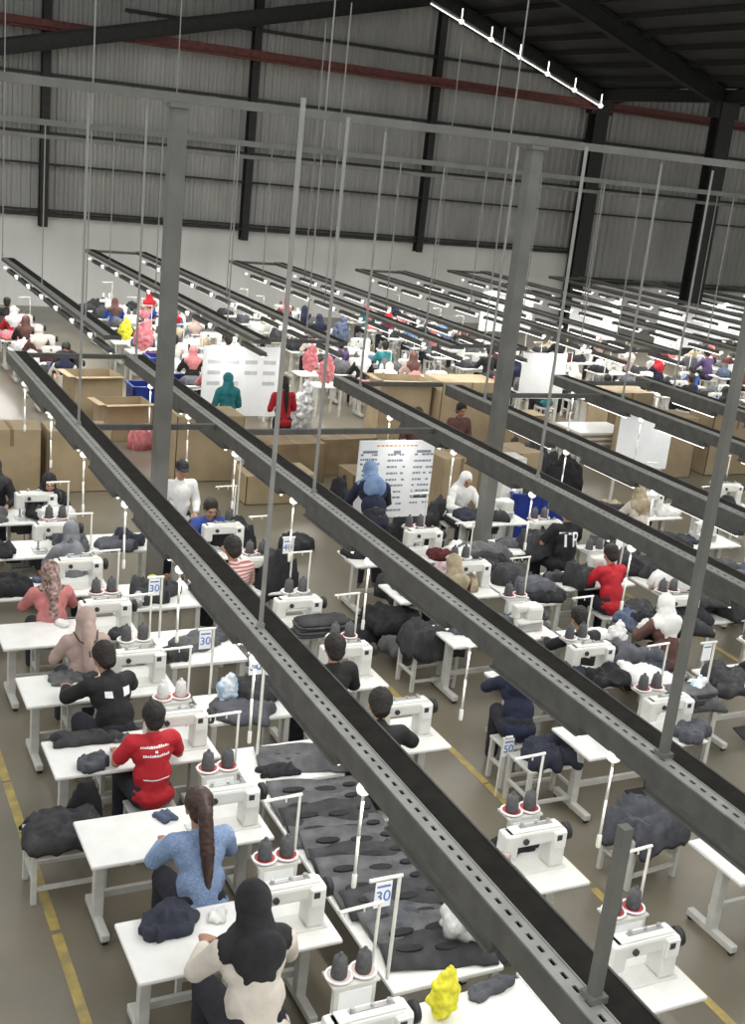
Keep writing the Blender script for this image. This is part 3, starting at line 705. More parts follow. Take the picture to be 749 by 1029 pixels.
# ------------------------------------------------------------------ the sewing lines in front
LINE = {1: 'leftmost line', 2: 'second line from the left', 3: 'third line from the left', 4: 'fourth line from the left', 5: 'fifth line from the left', 6: 'sixth line from the left'}
SPk = [0]
def station(line, row, x, yn, w=145, machine='m', mx=.36, stand=1, mrz=0):
    yc = yn + .325; nm = '%s row, %s' % (ORD[row], LINE[line])
    t = place(TAB[w], x, yc); SURF.append((x-w/200, x+w/200, yn, yn+.65, .756)); tag(t, 'white sewing table, %s' % nm, 'table', 'sewing tables of the front lines')
    X = x + mx
    if machine:
        m = place(mp if machine == 'm' else op, X, yc-(.07 if line == 1 else .0), .756, mrz); m.scale = (1.12,)*3; tag(m, ('cream lockstitch machine' if machine == 'm' else 'squat cream overlock machine') + ', %s' % nm, 'sewing machine', 'sewing machines of the front lines')
    if stand:
        s = place(SP[stand-1], x + w/200 - .28, yn + .70, .756); tag(s, 'thread stand with %s, %s' % ('dark cones on red dishes' if stand == 1 else 'dark cones on pale dishes' if stand == 2 else 'white cones on red dishes', nm), 'thread stand', 'thread stands of the front lines')
    return yc
L1 = [6.17+1.33*k for k in range(-1, 8)]
for i, yn in enumerate(L1): station(1, i, 2.60, yn, 145, 'm', .38, (2, 1, 1, 3, 2, 1, 2, 1, 0)[i])
L2 = [4.85, 6.22, 8.45, 9.78, 11.11, 12.45, 13.75]
for i, yn in enumerate(L2): station(2, i, 4.9, yn, 115, 'm', .20, (1, 1, 0, 1, 2, 1, 2)[i])
L3 = [4.5, 5.82, 7.88, 9.2, 10.5, 11.85, 13.15]
for i, yn in enumerate(L3): station(3, i, 7.38, yn, 145, 'm' if i != 4 else 'o', .42 if i > 1 else .3, (0, 0, 1, 2, 1, 2, 1)[i])
L4 = [8.7, 10.25, 11.85, 13.25, 14.5]
for i, yn in enumerate(L4): station(4, i, 9.7, yn, 115, 'm' if i % 2 else 'o', .2, (2, 1, 2, 1, 0)[i])
L5 = [8.9, 10.3, 11.66, 13.0, 14.4]
for i, yn in enumerate(L5): station(5, i, 12.5, yn, 145, 'o' if i % 2 else 'm', .2, (1, 2, 1, 2, 1)[i])
L6 = [10.5, 11.9, 13.3, 14.7]
for i, yn in enumerate(L6): station(6, i, 14.5, yn, 115, 'm', .2, (2, 1, 2, 1)[i])
# centre benches that carry goods between two lines
def bench_fn(w, d):
    def f(bm): box(bm, -w/2, w/2, -d/2, d/2, .70, .74, bev=.01)
    return f
def bench(x, y, w, d, lab):
    t = empty('goods_table', lab, 'table', (x, y, 0)); SURF.append((x-w/2, x+w/2, y-d/2, y+d/2, .742)); ob('table_top', mesh(bench_fn(w, d), 'bench_top'), white, t)
    for sx in (-1, 1):
        for sy in (-1, 1): l = ob('leg', mesh(lambda bm: box(bm, -.025, .025, -.025, .025, 0, .70), 'leg'), frame, t); l.location = (sx*(w/2-.05), sy*(d/2-.05), 0)
    return t
bench(3.90, 4.95, .86, 1.0, 'white goods table at the bottom edge under the yellow bag')
bench(3.86, 6.86, .86, 2.55, 'long white goods table under the shingled grey trouser panels')
bench(3.85, 8.62, .9, .66, 'white goods table with one grey trouser panel on it')
bench(3.85, 9.75, .84, .6, 'white goods table behind the one with the trouser panel')
bench(3.85, 11.2, .84, .9, 'white goods table left of the striped shirt')
bench(3.85, 12.7, .84, .8, 'white goods table in the middle of the left line pair')
bench(3.85, 14.6, .84, .7, 'white goods table near the thick left column')
bench(8.50, 9.6, .66, 2.2, 'goods table behind the second trough with dark garments')
bench(8.50, 12.6, .66, 2.2, 'goods table left of the shirt with two letters')
bench(10.8, 12.0, .8, 3.0, 'goods table right of the red-topped worker')
# trouser panels shingled on the long table
def panel_fn(seed):
    r = random.Random(seed)
    def f(bm):
        n = 14; top = []; bot = []
        for i in range(n+1):
            u = i/n; x = -.40 + .8*u; hw = .15 + .03*math.sin(u*2.5+seed) + (.03 if u > .8 else 0)
            for j, s in enumerate((-1, -.4, .3, 1)):
                y = s*hw; z = .012 + .01*math.sin(u*9+seed+j) + (.014 if abs(s) < .5 else 0)
                top.append(bm.verts.new((x, y, z+.008))); bot.append(bm.verts.new((x, y, z-.008 if abs(s) > .5 else z-.018)))
        for i in range(n):
            for j in range(3):
                a = i*4+j; bm.faces.new((top[a], top[a+4], top[a+5], top[a+1])); bm.faces.new((bot[a+1], bot[a+5], bot[a+4], bot[a]))
            a = i*4; bm.faces.new((top[a+4], top[a], bot[a], bot[a+4])); a += 3; bm.faces.new((top[a], top[a+4], bot[a+4], bot[a]))
        bm.faces.new([top[j] for j in range(4)] + [bot[3-j] for j in range(4)]); a = n*4; bm.faces.new([top[a+3-j] for j in range(4)] + [bot[a+j] for j in range(4)])
    return f
def pock(bm):
    for x0, x1, y0, y1 in ((-.30, -.10, -.03, .035), (-.02, .17, -.045, .02), (.24, .36, .0, .05)):
        nv = []
        for i in range(9):
            t = 2*PI*i/9; nv.append(((x0+x1)/2+math.cos(t)*(x1-x0)/2, (y0+y1)/2+math.sin(t)*(y1-y0)/2))
        lo = [bm.verts.new((a, b, .026)) for a, b in nv]; hi = [bm.verts.new((a, b, .046)) for a, b in nv]
        bm.faces.new(hi); bm.faces.new(lo[::-1])
        for i in range(9): bm.faces.new((lo[i], lo[(i+1) % 9], hi[(i+1) % 9], hi[i]))
pmesh = [mesh(panel_fn(i), 'trouser_panel', True) for i in range(3)]; pkm = mesh(pock, 'pocket_lining')
for k in range(12):
    o = ob('trouser_panel', pmesh[k % 3], FAB['grey'] if k % 3 else FAB['charcoal']); 
    tag(o, '%s grey trouser panel from the near end of the shingled row' % ORD[k], 'garment piece', 'trouser panels laid in a row', (3.88+R.uniform(-.04, .04), 5.86+k*.195, .765+.012*(k % 2)), R.uniform(-.12, .1)-.05)
    o.rotation_euler.x = .13
    ob('pocket_lining', pkm, FAB['black'], o)
o = ob('trouser_panel', pmesh[0], FAB['grey']); tag(o, 'single grey trouser panel with slate marks', 'garment piece', None, (4.0, 8.62, .745), -.25); o.scale.y = 1.35
ob('chalk_marks', mesh(lambda bm: [ball(bm, (x, y, .036), (.03, .018, .006), 1) for x, y in ((-.2, .03), (-.12, -.03), (-.02, .03), (.08, -.02))], 'chalk_marks'), FAB['slate'], o)

# ------------------------------------------------------------------ people of the front lines
p, s, h = person('sew', 2.48, 5.62, 0, 'person in a cream top and long black headscarf sewing at the bottom edge', 'cream', 'hijab', FAB['black'], scale=1.17)
p, s, h = person('sew', 2.56, 6.98, 0, 'person in a mottled blue denim shirt with a long ponytail, back turned', 'denim', 'pony', hair_b, scale=1.08)
p, s, h = person('side', 2.66, 8.66, .05, 'person in a bright red T-shirt with white printed lines on the back', 'red', 'short', None, 'tee')
me = pm('tee', 'side')
rr = []
for z, x0, x1 in ((1.035, -.13, .12), (.965, -.11, .11)):
    x = x0; q = random.Random(3)
    while x < x1: w = q.uniform(.008, .02); rr.append((x, x+w, z, z+q.uniform(.014, .022))); x += w+.005
rr.append((-.012, .012, .998, 1.018)); rr.append((-.11, .12, .765, .775))
for k_ in range(4):
    q_ = [a for a in rr if ((a[2] > 1.03), (1.03 >= a[2] > .99), (.99 >= a[2] > .9), (a[2] < .9))[k_]]
    decal(s, me, [(min(a[0] for a in q_)-.002, max(a[1] for a in q_), q_[0][2], q_[0][2]+.003)] + q_ if k_ in (0, 2) else q_, card_w, 'printed_line', -1, 'white printed line')
p, s, h = person('reach', 2.60, 9.60, .22, 'person in a black shirt with two white back patches, arm stretched left', 'black', 'short', scale=1.1)
decal(s, pm('shirt', 'reach'), [(-.10, -.04, .93, .98), (.06, .13, .92, .99)], card_w, 'back_patch', -1, 'white back patch')
p, s, h = person('side', 2.56, 10.80, 0, 'person in a dusty pink headscarf and matching top, back turned', 'beige', 'hijab_tail', CLO['beige'])
band = ob('face_mask_cord', mesh(lambda bm: (path(bm, [(-.12, .05, 1.17), (-.09, -.07, 1.12), (0, -.115, 1.07), (.09, -.07, 1.12), (.12, .05, 1.17)], .007), path(bm, [(0, -.115, 1.07), (.01, -.15, .97)], .007)), 'mask_cord', True), hair_b, p, 'dark cord tied behind the neck')
p, s, h = person('sew', 2.50, 12.15, 0, 'person in a pink top with a brown flowered headscarf', 'pink', 'hijab_tail', CLO['floral'])
person('sew', 3.0, 13.45, 0, 'person in a pale grey headscarf and grey top in the leftmost line', 'grey', 'hijab', CLO['grey'])
person('sew', 3.15, 15.95, PI, 'person in a black headscarf facing the camera at the far left', 'black', 'hijab', FAB['black'])
person('side', 2.55, 16.5, PI-.3, 'person in dark clothes at the left edge beside the black headscarf', 'black', 'hijab', FAB['charcoal'])
person('side', 4.66, 9.42, 0, 'person in a black shirt with short black hair sitting behind the first trough', 'black', 'short', scale=1.08)
person('reach', 4.50, 8.05, -.35, 'person in black leaning to the right over a table behind the first trough', 'black', 'short', scale=1.12)
person('sew', 4.66, 12.25, .1, 'person in a red and white striped shirt with dark hair', 'stripe', 'short', scale=1.1)
person('sew', 5.0, 14.55, PI, 'person in a royal blue shirt facing the camera beside the thick column', 'blue', 'bun')
person('stand', 4.78, 15.1, PI, 'person standing in a white shirt and black cap behind the blue shirt', 'white', 'cap', FAB['black'])
p, s, h = person('bend', 7.42, 14.3, -.2, 'person standing in a light blue headscarf bending over garments before the board', 'navy', 'hijab', CLO['lblue'], scale=1.12)
person('sew', 9.50, 15.5, PI, 'person in a white headscarf and white shirt facing the camera beside the board', 'white', 'hijab', CLO['white'])
p, s, h = person('side', 9.90, 13.02, 0, 'person in a black T-shirt with two white letters on the back', 'black', 'short', None, 'tee', scale=1.1)
tm = text_mesh('TR', .27); tt = BVHTree.FromPolygons([v.co for v in pm('tee', 'side').vertices], [tuple(f.vertices) for f in pm('tee', 'side').polygons])
for v in tm.vertices:
    z = v.co.z+.93; x = v.co.x + .01; hit = tt.ray_cast(Vector((x, -1, z)), Vector((0, 1, 0)))[0]; v.co = (x, (hit.y if hit else 0)-.008+v.co.y, z)
ob('back_lettering', tm, card_w, s, 'white letters TR')
person('sew', 9.72, 11.62, 0, 'person in a bright pinkish red top with dark hair at the third trough', 'red', 'short')
p, s, h = person('reach', 8.0, 9.75, 0, 'person in a black shirt with white print on the back behind the second trough', 'black', 'short', None)
decal(s, pm('shirt', 'reach'), [(-.07, .0, .90, .95), (-.02, .08, .93, .97), (.02, .10, .86, .91), (-.08, -.04, .84, .88)], card_w, 'back_print', -1, 'white back print')
person('reach', 6.5, 8.88, -.4, 'person in a navy top and navy headscarf bowed in the centre aisle', 'navy', 'hijab', CLO['navy'])
person('sew', 9.25, 9.9, 0, 'person with a white headscarf and brown top behind the second trough', 'brown', 'hijab', CLO['white'])
person('sew', 12.2, 14.2, 0, 'person in a tan headscarf seen above the third trough at right', 'cream', 'hijab', FAB['tan'])
person('sew', 12.3, 11.4, 0, 'person in a charcoal top with a dark scarf at the right edge', 'grey', 'hijab', FAB['charcoal'])
person('sew', 7.3, 11.6, 0, 'person in a maroon top hidden among the machines left of the third trough', 'brown', 'hijab', FAB['tan'])
person('sew', 14.5, 13.1, 0, 'person in a dark top far right behind the fourth trough', 'black', 'short')
# stools of the seated workers
for i, (x, y, w) in enumerate(((2.48, 5.62, 'black headscarf'), (2.56, 6.98, 'denim shirt'), (2.66, 8.66, 'red T-shirt'), (2.62, 9.62, 'black shirt with white patches'), (2.56, 10.8, 'dusty pink headscarf'), (2.5, 12.15, 'pink top'), (3.0, 13.45, 'pale grey headscarf'),
    (3.15, 15.95, 'black headscarf at the far left'), (2.55, 16.5, 'dark clothes at the left edge'), (4.66, 9.42, 'black shirt behind the first trough'), (4.5, 8.05, 'leaning figure in black'), (4.66, 12.25, 'striped shirt'), (5.0, 14.55, 'royal blue shirt'), (9.5, 15.5, 'white headscarf by the board'),
    (9.9, 13.02, 'two-letter T-shirt'), (9.72, 11.62, 'pinkish red top'), (8.0, 9.75, 'black shirt with white print'), (6.5, 8.88, 'navy headscarf'), (9.25, 9.9, 'white headscarf and brown top'), (12.2, 14.2, 'tan headscarf'), (12.3, 11.4, 'charcoal top at the right edge'), (7.3, 11.6, 'maroon top'), (14.5, 13.1, 'dark top far right'))):
    stool(x, y, 'white stool under the person with the %s' % w)
# empty and loaded stools
def loaded(px, py, m, lab, rz=0, z=.5, w=.6, d=.5, h=.12, drop=.22):
    x, y = U(px, py, z); o = place(BENCH, x, y, 0, rz); tag(o, 'white frame trestle stool ' + lab, 'stool', 'trestle stools')
    if m: cloth(x, y, .502, w, d, h, m, m + ' garments on the stool ' + lab, rz, over=(.31, .21, drop))
    return x, y
loaded(66, 836, 'charcoal', 'by the yellow line at left')
loaded(648, 828, 'slate', 'at the right of the centre aisle', .1, .5, .78, .6, .2, .3)
loaded(548, 762, 'navy', 'under the second trough left of the corner table', .0, .5, .5, .44, .16, .34)
loaded(432, 648, 'charcoal', 'at the far end of the centre aisle', 0, .5, .8, .6, .34, .1)
loaded(640, 545, None, 'upright frame right of the red-topped worker', .3)
o = stool_proto(.40, .34, .45, FAB['maroon']); tag(o, 'stool with a maroon seat right of the shingled panels', 'stool', None, (4.62, 7.2, 0), .1)
cloth(4.62, 7.2, .452, .42, .36, .22, 'black', 'black cloth on the maroon stool', 0)
for i, yn in enumerate(L1[:7]):
    cloth(3.02-.45, yn+.50, .757, .16, .12, .03, ('charcoal', 'white', 'jean', 'grey')[i % 4], 'small cloth scrap left of the machine, %s row, leftmost line' % ORD[i], i, grp='scraps in the leftmost line', n=12)
# ------------------------------------------------------------------ goods by place
def put(px, py, z, w, d, h, m, lab, rz=0, **k):
    x, y = U(px, py, z)
    if .7 < z < .8: x, y, z = snap(x, y, w, d)
    if abs(x-9.1) < .5 and abs(y-14) < .4: y -= .38; x += .35
    return cloth(x, y, z+.002, w, d, h, m, lab, rz, **k)
T_ = .756
put(168, 930, T_, .42, .34, .10, 'navy', 'dark navy garment crumpled on the front left table', .3)
put(488, 992, .742, .34, .14, .05, 'slate', 'slate scraps of cloth at the bottom edge beside the yellow bag', .2)
put(88, 744, T_, .62, .22, .06, 'charcoal', 'charcoal cloth spread on the table left of the red T-shirt', .0)
put(66, 682, T_, .34, .26, .03, 'grey', 'flat grey cut pieces on the table of the black shirt', .2)
put(94, 770, .757, .26, .20, .10, 'slate', 'rounded slate bundle at the table edge left of the red T-shirt', .3)
cloth(2.06, 8.70, .30, .34, .12, .50, 'black', 'black jacket hung over the stool left of the red T-shirt', .2)
put(312, 800, .745, .34, .2, .06, 'charcoal', 'charcoal folded piece right of the machine of the denim shirt', -.1)
put(280, 775, T_, .34, .16, .05, 'black', 'black folded piece behind the white goods table', -.1)
put(258, 700, .745, .5, .34, .22, 'charcoal', 'charcoal garments heaped beside the printed plastic bag', .2)
put(395, 915, .76, .3, .5, .08, 'slate', 'slate garments beside the first trough at the shingled panels', .3)
put(480, 820, .745, .44, .2, .10, 'black', 'black garments on the goods pile left of the thread stand in the aisle', .1)
put(300, 505, .76, .5, .4, .25, 'charcoal', 'charcoal garments right of the thick left column', .1)
for k, (px, py, m, w, d, h) in enumerate(((395, 612, 'black', .6, .45, .3), (402, 595, 'charcoal', .6, .5, .35), (410, 622, 'grey', .6, .4, .2), (365, 600, 'charcoal', .3, .5, .4))):
    x, y = U(px, py, .6); cloth(x, y, (.35, .55, .2, 0)[k], w, d, h, m, ('black', 'upper charcoal', 'lowest grey', 'narrow upright charcoal')[k] + ' garment bundle in the pile at the far end of the centre aisle', .2*k)
G = [ # px, py, z, w, d, h, material, words
 (520, 575, .76, .55, .4, .14, 'charcoal', 'charcoal cloth left of the two-letter T-shirt'), (505, 560, .76, .7, .45, .28, 'grey', 'grey jackets heaped under the third trough'),
 (498, 540, .76, .6, .5, .34, 'charcoal', 'charcoal jackets beside the white headscarf'), (545, 600, .76, .5, .3, .14, 'black', 'black cloth before the two-letter T-shirt'),
 (520, 612, .76, .6, .3, .12, 'slate', 'slate cloth above the second trough'), (582, 590, .74, .3, .3, .42, 'charcoal', 'upright charcoal roll in front of the red top'),
 (640, 620, .76, .5, .4, .22, 'charcoal', 'charcoal cloth right of the white bag'), (666, 640, .76, .5, .4, .26, 'black', 'black cloth behind the grey post'),
 (700, 645, .76, .8, .4, .2, 'charcoal', 'long charcoal garment on the right table'), (700, 622, .76, .7, .4, .22, 'black', 'black pile on the far right table'), (705, 606, .95, .6, .35, .12, 'charcoal', 'charcoal folded stack top at the right'),
 (645, 660, .76, .7, .3, .14, 'slate', 'slate cloth across the table behind the second trough'), (655, 675, .7, .4, .25, .14, 'navy', 'navy cloth beside the grey post'),
 (722, 690, .76, .5, .6, .18, 'charcoal', 'charcoal garments at the right edge by the printed bag'), (712, 715, .76, .6, .3, .12, 'grey', 'grey folded trousers at the right edge'), (720, 735, .76, .4, .3, .16, 'slate', 'slate bundle at the lower right edge'),
 (630, 700, .76, .5, .3, .16, 'black', 'black garment hanging at the second trough'), (608, 742, .756, .17, .15, .16, 'charcoal', 'small dark knotted cloth on the white corner table'),
 (690, 560, .76, .5, .3, .2, 'charcoal', 'charcoal cloth on the table right of the third trough'), (640, 575, .76, .4, .3, .2, 'black', 'black cloth right of the red top'),
 (590, 560, .76, .4, .3, .2, 'black', 'black cloth between the letters and the red top'), (560, 555, .76, .3, .3, .15, 'white', 'white cloth behind the letters'),
 (306, 585, .76, .6, .5, .55, 'black', 'tall black coats behind the numbered stand right of the first trough'),
 (350, 625, .76, .2, .2, .1, 'maroon', 'small maroon cloth by the cones'), (120, 640, .76, .2, .15, .1, 'charcoal', 'charcoal scrap by the machine of the dusty pink scarf'),
 (68, 545, .76, .4, .3, .14, 'slate', 'slate cloth by the pale grey scarf'), (110, 515, .76, .6, .4, .25, 'slate', 'slate garments below the first trough'), (95, 520, .76, .45, .4, .22, 'white', 'white bundle below the first trough'),
 (45, 515, .76, .6, .3, .2, 'white', 'white bundle at the left edge'), (130, 545, .76, .4, .3, .25, 'navy', 'navy garments left of the thick column'), (150, 600, .76, .4, .4, .25, 'charcoal', 'charcoal cloth below the yellow bag in the left lines'),
 (160, 660, .76, .3, .3, .1, 'charcoal', 'charcoal cloth under the second thread stand'), (215, 640, .745, .3, .3, .08, 'slate', 'slate cloth on the goods table by the stripes'), (240, 520, .76, .6, .5, .35, 'black', 'black garments right of the royal blue shirt'),
 (345, 532, .0, .6, .5, 1.1, 'black', 'black coats left of the light blue headscarf'), (422, 548, .0, .65, .5, .95, 'charcoal', 'charcoal coats right of the light blue headscarf'), (395, 562, .0, .7, .4, .8, 'black', 'black coats in front of the light blue headscarf'),
 (530, 490, .0, .9, .8, 1.2, 'charcoal', 'large charcoal heap behind the fourth trough'), (560, 492, .0, .9, .6, .8, 'black', 'large black heap above the blue tub'),
 (590, 500, .76, .4, .3, .15, 'tan', 'tan cloth on the bright table behind the third trough'), (690, 515, .76, .5, .3, .15, 'white', 'white cloth on the table at the right column'), (665, 590, .76, .3, .3, .15, 'tan', 'tan cloth near the grey post'),
 (465, 590, .76, .35, .3, .15, 'tan', 'tan cloth above the second trough'), (445, 560, .76, .35, .3, .12, 'maroon', 'maroon cloth above the second trough'),
]
for px, py, z, w, d, h, m, lab in G: put(px, py, z, w, d, h, m, lab, R.uniform(-.4, .4), over=(.22, .18, .2) if h > .3 and z > .7 else None)
bag(3.62, 5.28, .742, .21, .40, FAB['yellow'], 'bright yellow cloth bag at the bottom edge', 3, name='yellow_bag')
for px, py, z, w, h, m, lab in ((490, 938, .742, .42, .38, bagm, 'clear plastic bag of cloth beside the first trough, lower'), (452, 885, .76, .30, .28, bagm, 'clear plastic bag of cloth beside the first trough, upper'),
    (500, 885, .76, .2, .26, bagp, 'pinkish plastic bag behind the machine in the centre aisle line'), (228, 705, .76, .22, .34, bagblue, 'blue printed plastic bag between the left lines'), (698, 705, .76, .26, .32, bagblue, 'blue printed plastic bag at the right edge'),
    (618, 650, .76, .26, .36, FAB['white'], 'white cloth bag behind the second trough'), (425, 575, .76, .4, .3, bagp, 'pinkish plastic bag above the second trough'), (213, 600, .76, .2, .22, bagm, 'clear plastic bag by the goods stand'),
    (152, 585, .80, .16, .16, FAB['yellow'], 'small yellow bag left of the first trough'), (122, 610, .76, .18, .2, bagm, 'clear plastic bag on the machine of the pink top'), (655, 635, .9, .2, .22, FAB['white'], 'white cloth bag near the tan cloth'),
    (305, 400, .9, .5, 1.0, bagm, 'large clear bag hanging beside the standing red shirt')):
    x, y = U(px, py, z)
    if 'hanging' in lab: z = 0; h += .3
    else: x, y, z = snap(x, y, w, w)
    bag(x, y, z+.002, w, h, m, lab, R.randint(1, 50))
def nstand(px, py, z0, ptx, pty, num, lab, arm=.2, rz=0, w=.12):
    x, y = U(px, py, z0)
    if z0 > .1: x, y, z0 = snap(x, y, .06, .06)
    # height from where its top is seen
    z = z0
    for i in range(200):
        z += .01; v = Vector((x, y, z-CH)); 
        if H/2 - F*up.dot(v)/fw.dot(v) < pty: break
    number_stand(x, y, z0+.002, z, num, lab, arm, rz, w)
nstand(382, 985, .742, 388, 880, '30', 'white stand with the blue number 30 beside the shingled panels', .22)
nstand(498, 800, .0, 500, 742, '50', 'white stand with the number 50 in the centre aisle', -.1)
nstand(258, 762, .745, 264, 655, '30', 'white stand with a numbered card right of the blue printed bag', .16)
nstand(205, 690, .745, 212, 632, '30', 'white stand with a numbered card behind the machines of the leftmost line', .16)
nstand(448, 690, .0, 452, 642, '40', 'white stand with a small blue card at the end of the centre aisle', .16)
nstand(322, 590, .745, 322, 540, '40', 'white stand with a blue card among black coats', .14)
nstand(160, 640, .756, 163, 580, '30', 'white stand with a blue card under the small yellow bag', .16)
nstand(708, 700, .756, 690, 645, '', 'bare white stand behind the printed bag at right', .2)
nstand(640, 600, .756, 640, 535, '', 'bare white stand right of the red top', .16)
nstand(240, 490, .9, 243, 450, '', 'bare white stand before the large carton', .1)
# posts standing on the floor near the front
for w_, (px, py, n) in (('at the right edge', (712, 722, 6)), ('on the far right table', (700, 612, 6)), ('on the aisle bench', (372, 640, 5))):
    x, y, z = snap(*U(px, py, .76), .6, .3)
    for k in range(n):
        o = ob('folded_trousers', cloth_mesh(.62, .30, .038, 300+k, .5, 16, .05), FAB[('charcoal', 'grey')[k % 2]])
        tag(o, '%s folded trousers from the bottom of the stack %s' % (ORD[k], w_), 'trousers', 'stacks of folded trousers', (x+R.uniform(-.02, .02), y+R.uniform(-.02, .02), z+.001+k*.036), R.uniform(-.08, .08))
# goods waiting at the other stations
gr = random.Random(21)
def goods(line, rows, x, dx, start=0):
    for i, yn in enumerate(rows):
        if i < start: continue
        for q in range(2 if line > 2 else 1):
            m = gr.choice(('charcoal', 'slate', 'black', 'grey', 'white', 'charcoal', 'navy', 'jean')); w = gr.uniform(.32, .6)
            cloth(x+(dx if q == 0 else dx+.5)+gr.uniform(-.1, .1), yn+gr.uniform(.2, .42), .757, w, gr.uniform(.25, .45), gr.uniform(.05, .2), m, '%s cloth %s, %s row, %s' % (m.replace('jean', 'blue'), ('at the left', 'by the machine')[q], ORD[i], LINE[line]), gr.uniform(-.5, .5), grp='cloth on the sewing tables', n=20)
goods(1, L1, 2.25, 0, 6); goods(2, L2, 4.55, 0, 3); goods(3, L3, 6.95, 0, 3); goods(4, L4, 9.3, 0, 0); goods(5, L5, 11.95, 0, 0); goods(6, L6, 14.2, 0, 0)
for nm, bx, y0, y1, hh in (('left', 3.85, 9.6, 14.6, .12), ('middle', 8.5, 8.8, 13.6, .3), ('right', 10.8, 10.7, 13.4, .3)):
    y = y0; k = 0
    while y < y1:
        m = gr.choice(('charcoal', 'slate', 'black', 'grey', 'charcoal', 'white'))
        if any(s[0] < bx < s[1] and s[2]+.1 < y < s[3]-.1 and s[4] < .75 for s in SURF): cloth(bx+gr.uniform(-.12, .12), y, .742, gr.uniform(.4, .6), gr.uniform(.3, .5), gr.uniform(.08, hh), m, '%s %s heap from the near end of the %s goods tables' % (ORD[k], m, nm), gr.uniform(-.6, .6), grp='heaps on the goods tables', n=20)
        y += .5 if nm != 'left' else .8; k += 1
# ------------------------------------------------------------------ boards, tubs and cartons between the halls
def board(x0, x1, y, z0, z1, lab, m=card_w, rz=0, lean=0):
    e = empty('notice_board', lab, 'board', ((x0+x1)/2, y, 0), rz); w = (x1-x0)/2
    ob('panel', mesh(lambda bm: box(bm, -w, w, -.015, .015, z0, z1, bev=.004), 'panel'), m, e)
    for s in (-1, 1): ob('leg', mesh(lambda bm: (box(bm, -.02, .02, -.02+.035, .02+.035, 0, z1-.1), box(bm, -.02, .02, -.25, .25, 0, .03)), 'leg'), frame, e).location = (s*(w-.08), 0, 0)
    return e
b = board(7.48, 8.74, 15.1, .75, 1.95, 'white notice board with printed charts behind the bending person')
def prints(bm):
    r = random.Random(5)
    for cx, n in ((-.45, 6), (0, 10), (.45, 9)):
        z = 1.72
        for i in range(n):
            x = cx-.15
            while x < cx+.13:
                w = r.uniform(.02, .06)
                if r.random() < .8: box(bm, x, x+w, -.019, -.015, z, z+.03)
                x += w+.012
            z -= r.choice((.07, .09, .1))
    box(bm, .30, .62, -.019, -.015, 1.05, 1.13)
def add_print(b, fn, m):
    me = [c for c in b.children if c.name.startswith('panel')][0].data; n = len(me.polygons); bm = bmesh.new(); bm.from_mesh(me); fn(bm); bm.to_mesh(me); bm.free()
    me.materials.append(m); k = len(me.materials)-1
    for f in me.polygons[n:]: f.material_index = k
add_print(b, prints, grey_ink); 
add_print(b, lambda bm: [box(bm, -.35+.07*i, -.30+.07*i, -.019, -.015, 1.86, 1.885) for i in range(10)], orange_ink)
add_print(b, (lambda bm: (box(bm, -.06, .06, -.019, -.015, 1.74, 1.80), box(bm, -.57, -.33, -.019, -.015, 1.76, 1.80), box(bm, .33, .57, -.019, -.015, 1.76, 1.80))), grey_ink)
board(13.62, 14.85, 16.9, .85, 1.9, 'large blank white board above the third trough at right')
board(15.6, 16.85, 23.3, .75, 1.85, 'blank white board right of the second steel column')
b = board(7.5, 9.2, 22.6, .5, 1.95, 'big white notice board behind the teal headscarf')
add_print(b, lambda bm: [box(bm, -.75+.4*(i % 4), -.48+.4*(i % 4), -.019, -.015, 1.15+.22*(i//4), 1.23+.22*(i//4)) for i in range(12) if i not in (5, 2)], mat('pale_print', (.55, .56, .57), .6))
x, y = U(497, 530, 0)
e = empty('white_cabinet', 'tall white narrow panel cabinet beside the blue tub', 'cabinet', (10.55, 15.75, 0))
ob('cabinet_body', mesh(lambda bm: box(bm, -.22, .22, -.2, .2, 0, 1.5, bev=.01), 'cabinet_body'), frame, e); ob('door', mesh(lambda bm: box(bm, -.2, .2, -.215, -.2, .05, 1.45), 'door'), white, e); ob('handle', mesh(lambda bm: box(bm, .14, .16, -.235, -.215, .8, .95), 'handle'), steel, e)
for i, x in enumerate((20.2, 23.0, 25.8, 29.6, 32.0)):
    board(x, x+2.0, (33.0, 32, 31.0, 33, 33)[i], .8, 2.2, '%s white screen from the left at the low wall far right' % ORD[i])
def tub(px, py, w, d, h, lab, rz=0, z=0):
    x, y = U(px, py, z); e = empty('plastic_tub', lab, 'tub', (x, y, z), rz)
    def f(bm):
        t = .02
        for a in ((-w/2, w/2, -d/2, -d/2+t), (-w/2, w/2, d/2-t, d/2), (-w/2, -w/2+t, -d/2, d/2), (w/2-t, w/2, -d/2, d/2)): box(bm, *a, .06, h)
        box(bm, -w/2, w/2, -d/2, d/2, .06, .09)
        for i in range(5): xx = -w/2+w*(i+.5)/5; box(bm, xx-.015, xx+.015, -d/2-.015, -d/2, .1, h-.05)
    ob('tub_walls', mesh(f, 'tub_walls'), tub_m, e); ob('rim', mesh(lambda bm: (box(bm, -w/2-.03, w/2+.03, -d/2-.03, -d/2, h-.04, h), box(bm, -w/2-.03, w/2+.03, d/2, d/2+.03, h-.04, h), box(bm, -w/2-.03, -w/2, -d/2, d/2, h-.04, h), box(bm, w/2, w/2+.03, -d/2, d/2, h-.04, h)), 'rim'), tub_m, e)
    for sx in (-1, 1):
        for sy in (-1, 1): ob('caster', mesh(lambda bm: tube(bm, (-.015, 0, .03), (.015, 0, .03), .03, n=10), 'caster', True), black, e).location = (sx*(w/2-.08), sy*(d/2-.08), 0)
    return x, y
x, y = tub(532, 545, 1.05, .75, .95, 'deep blue plastic tub on casters right of the white cabinet', -.25)
cloth(x, y, .70, .8, .55, .30, 'charcoal', 'charcoal garments filling the right blue tub', -.25)
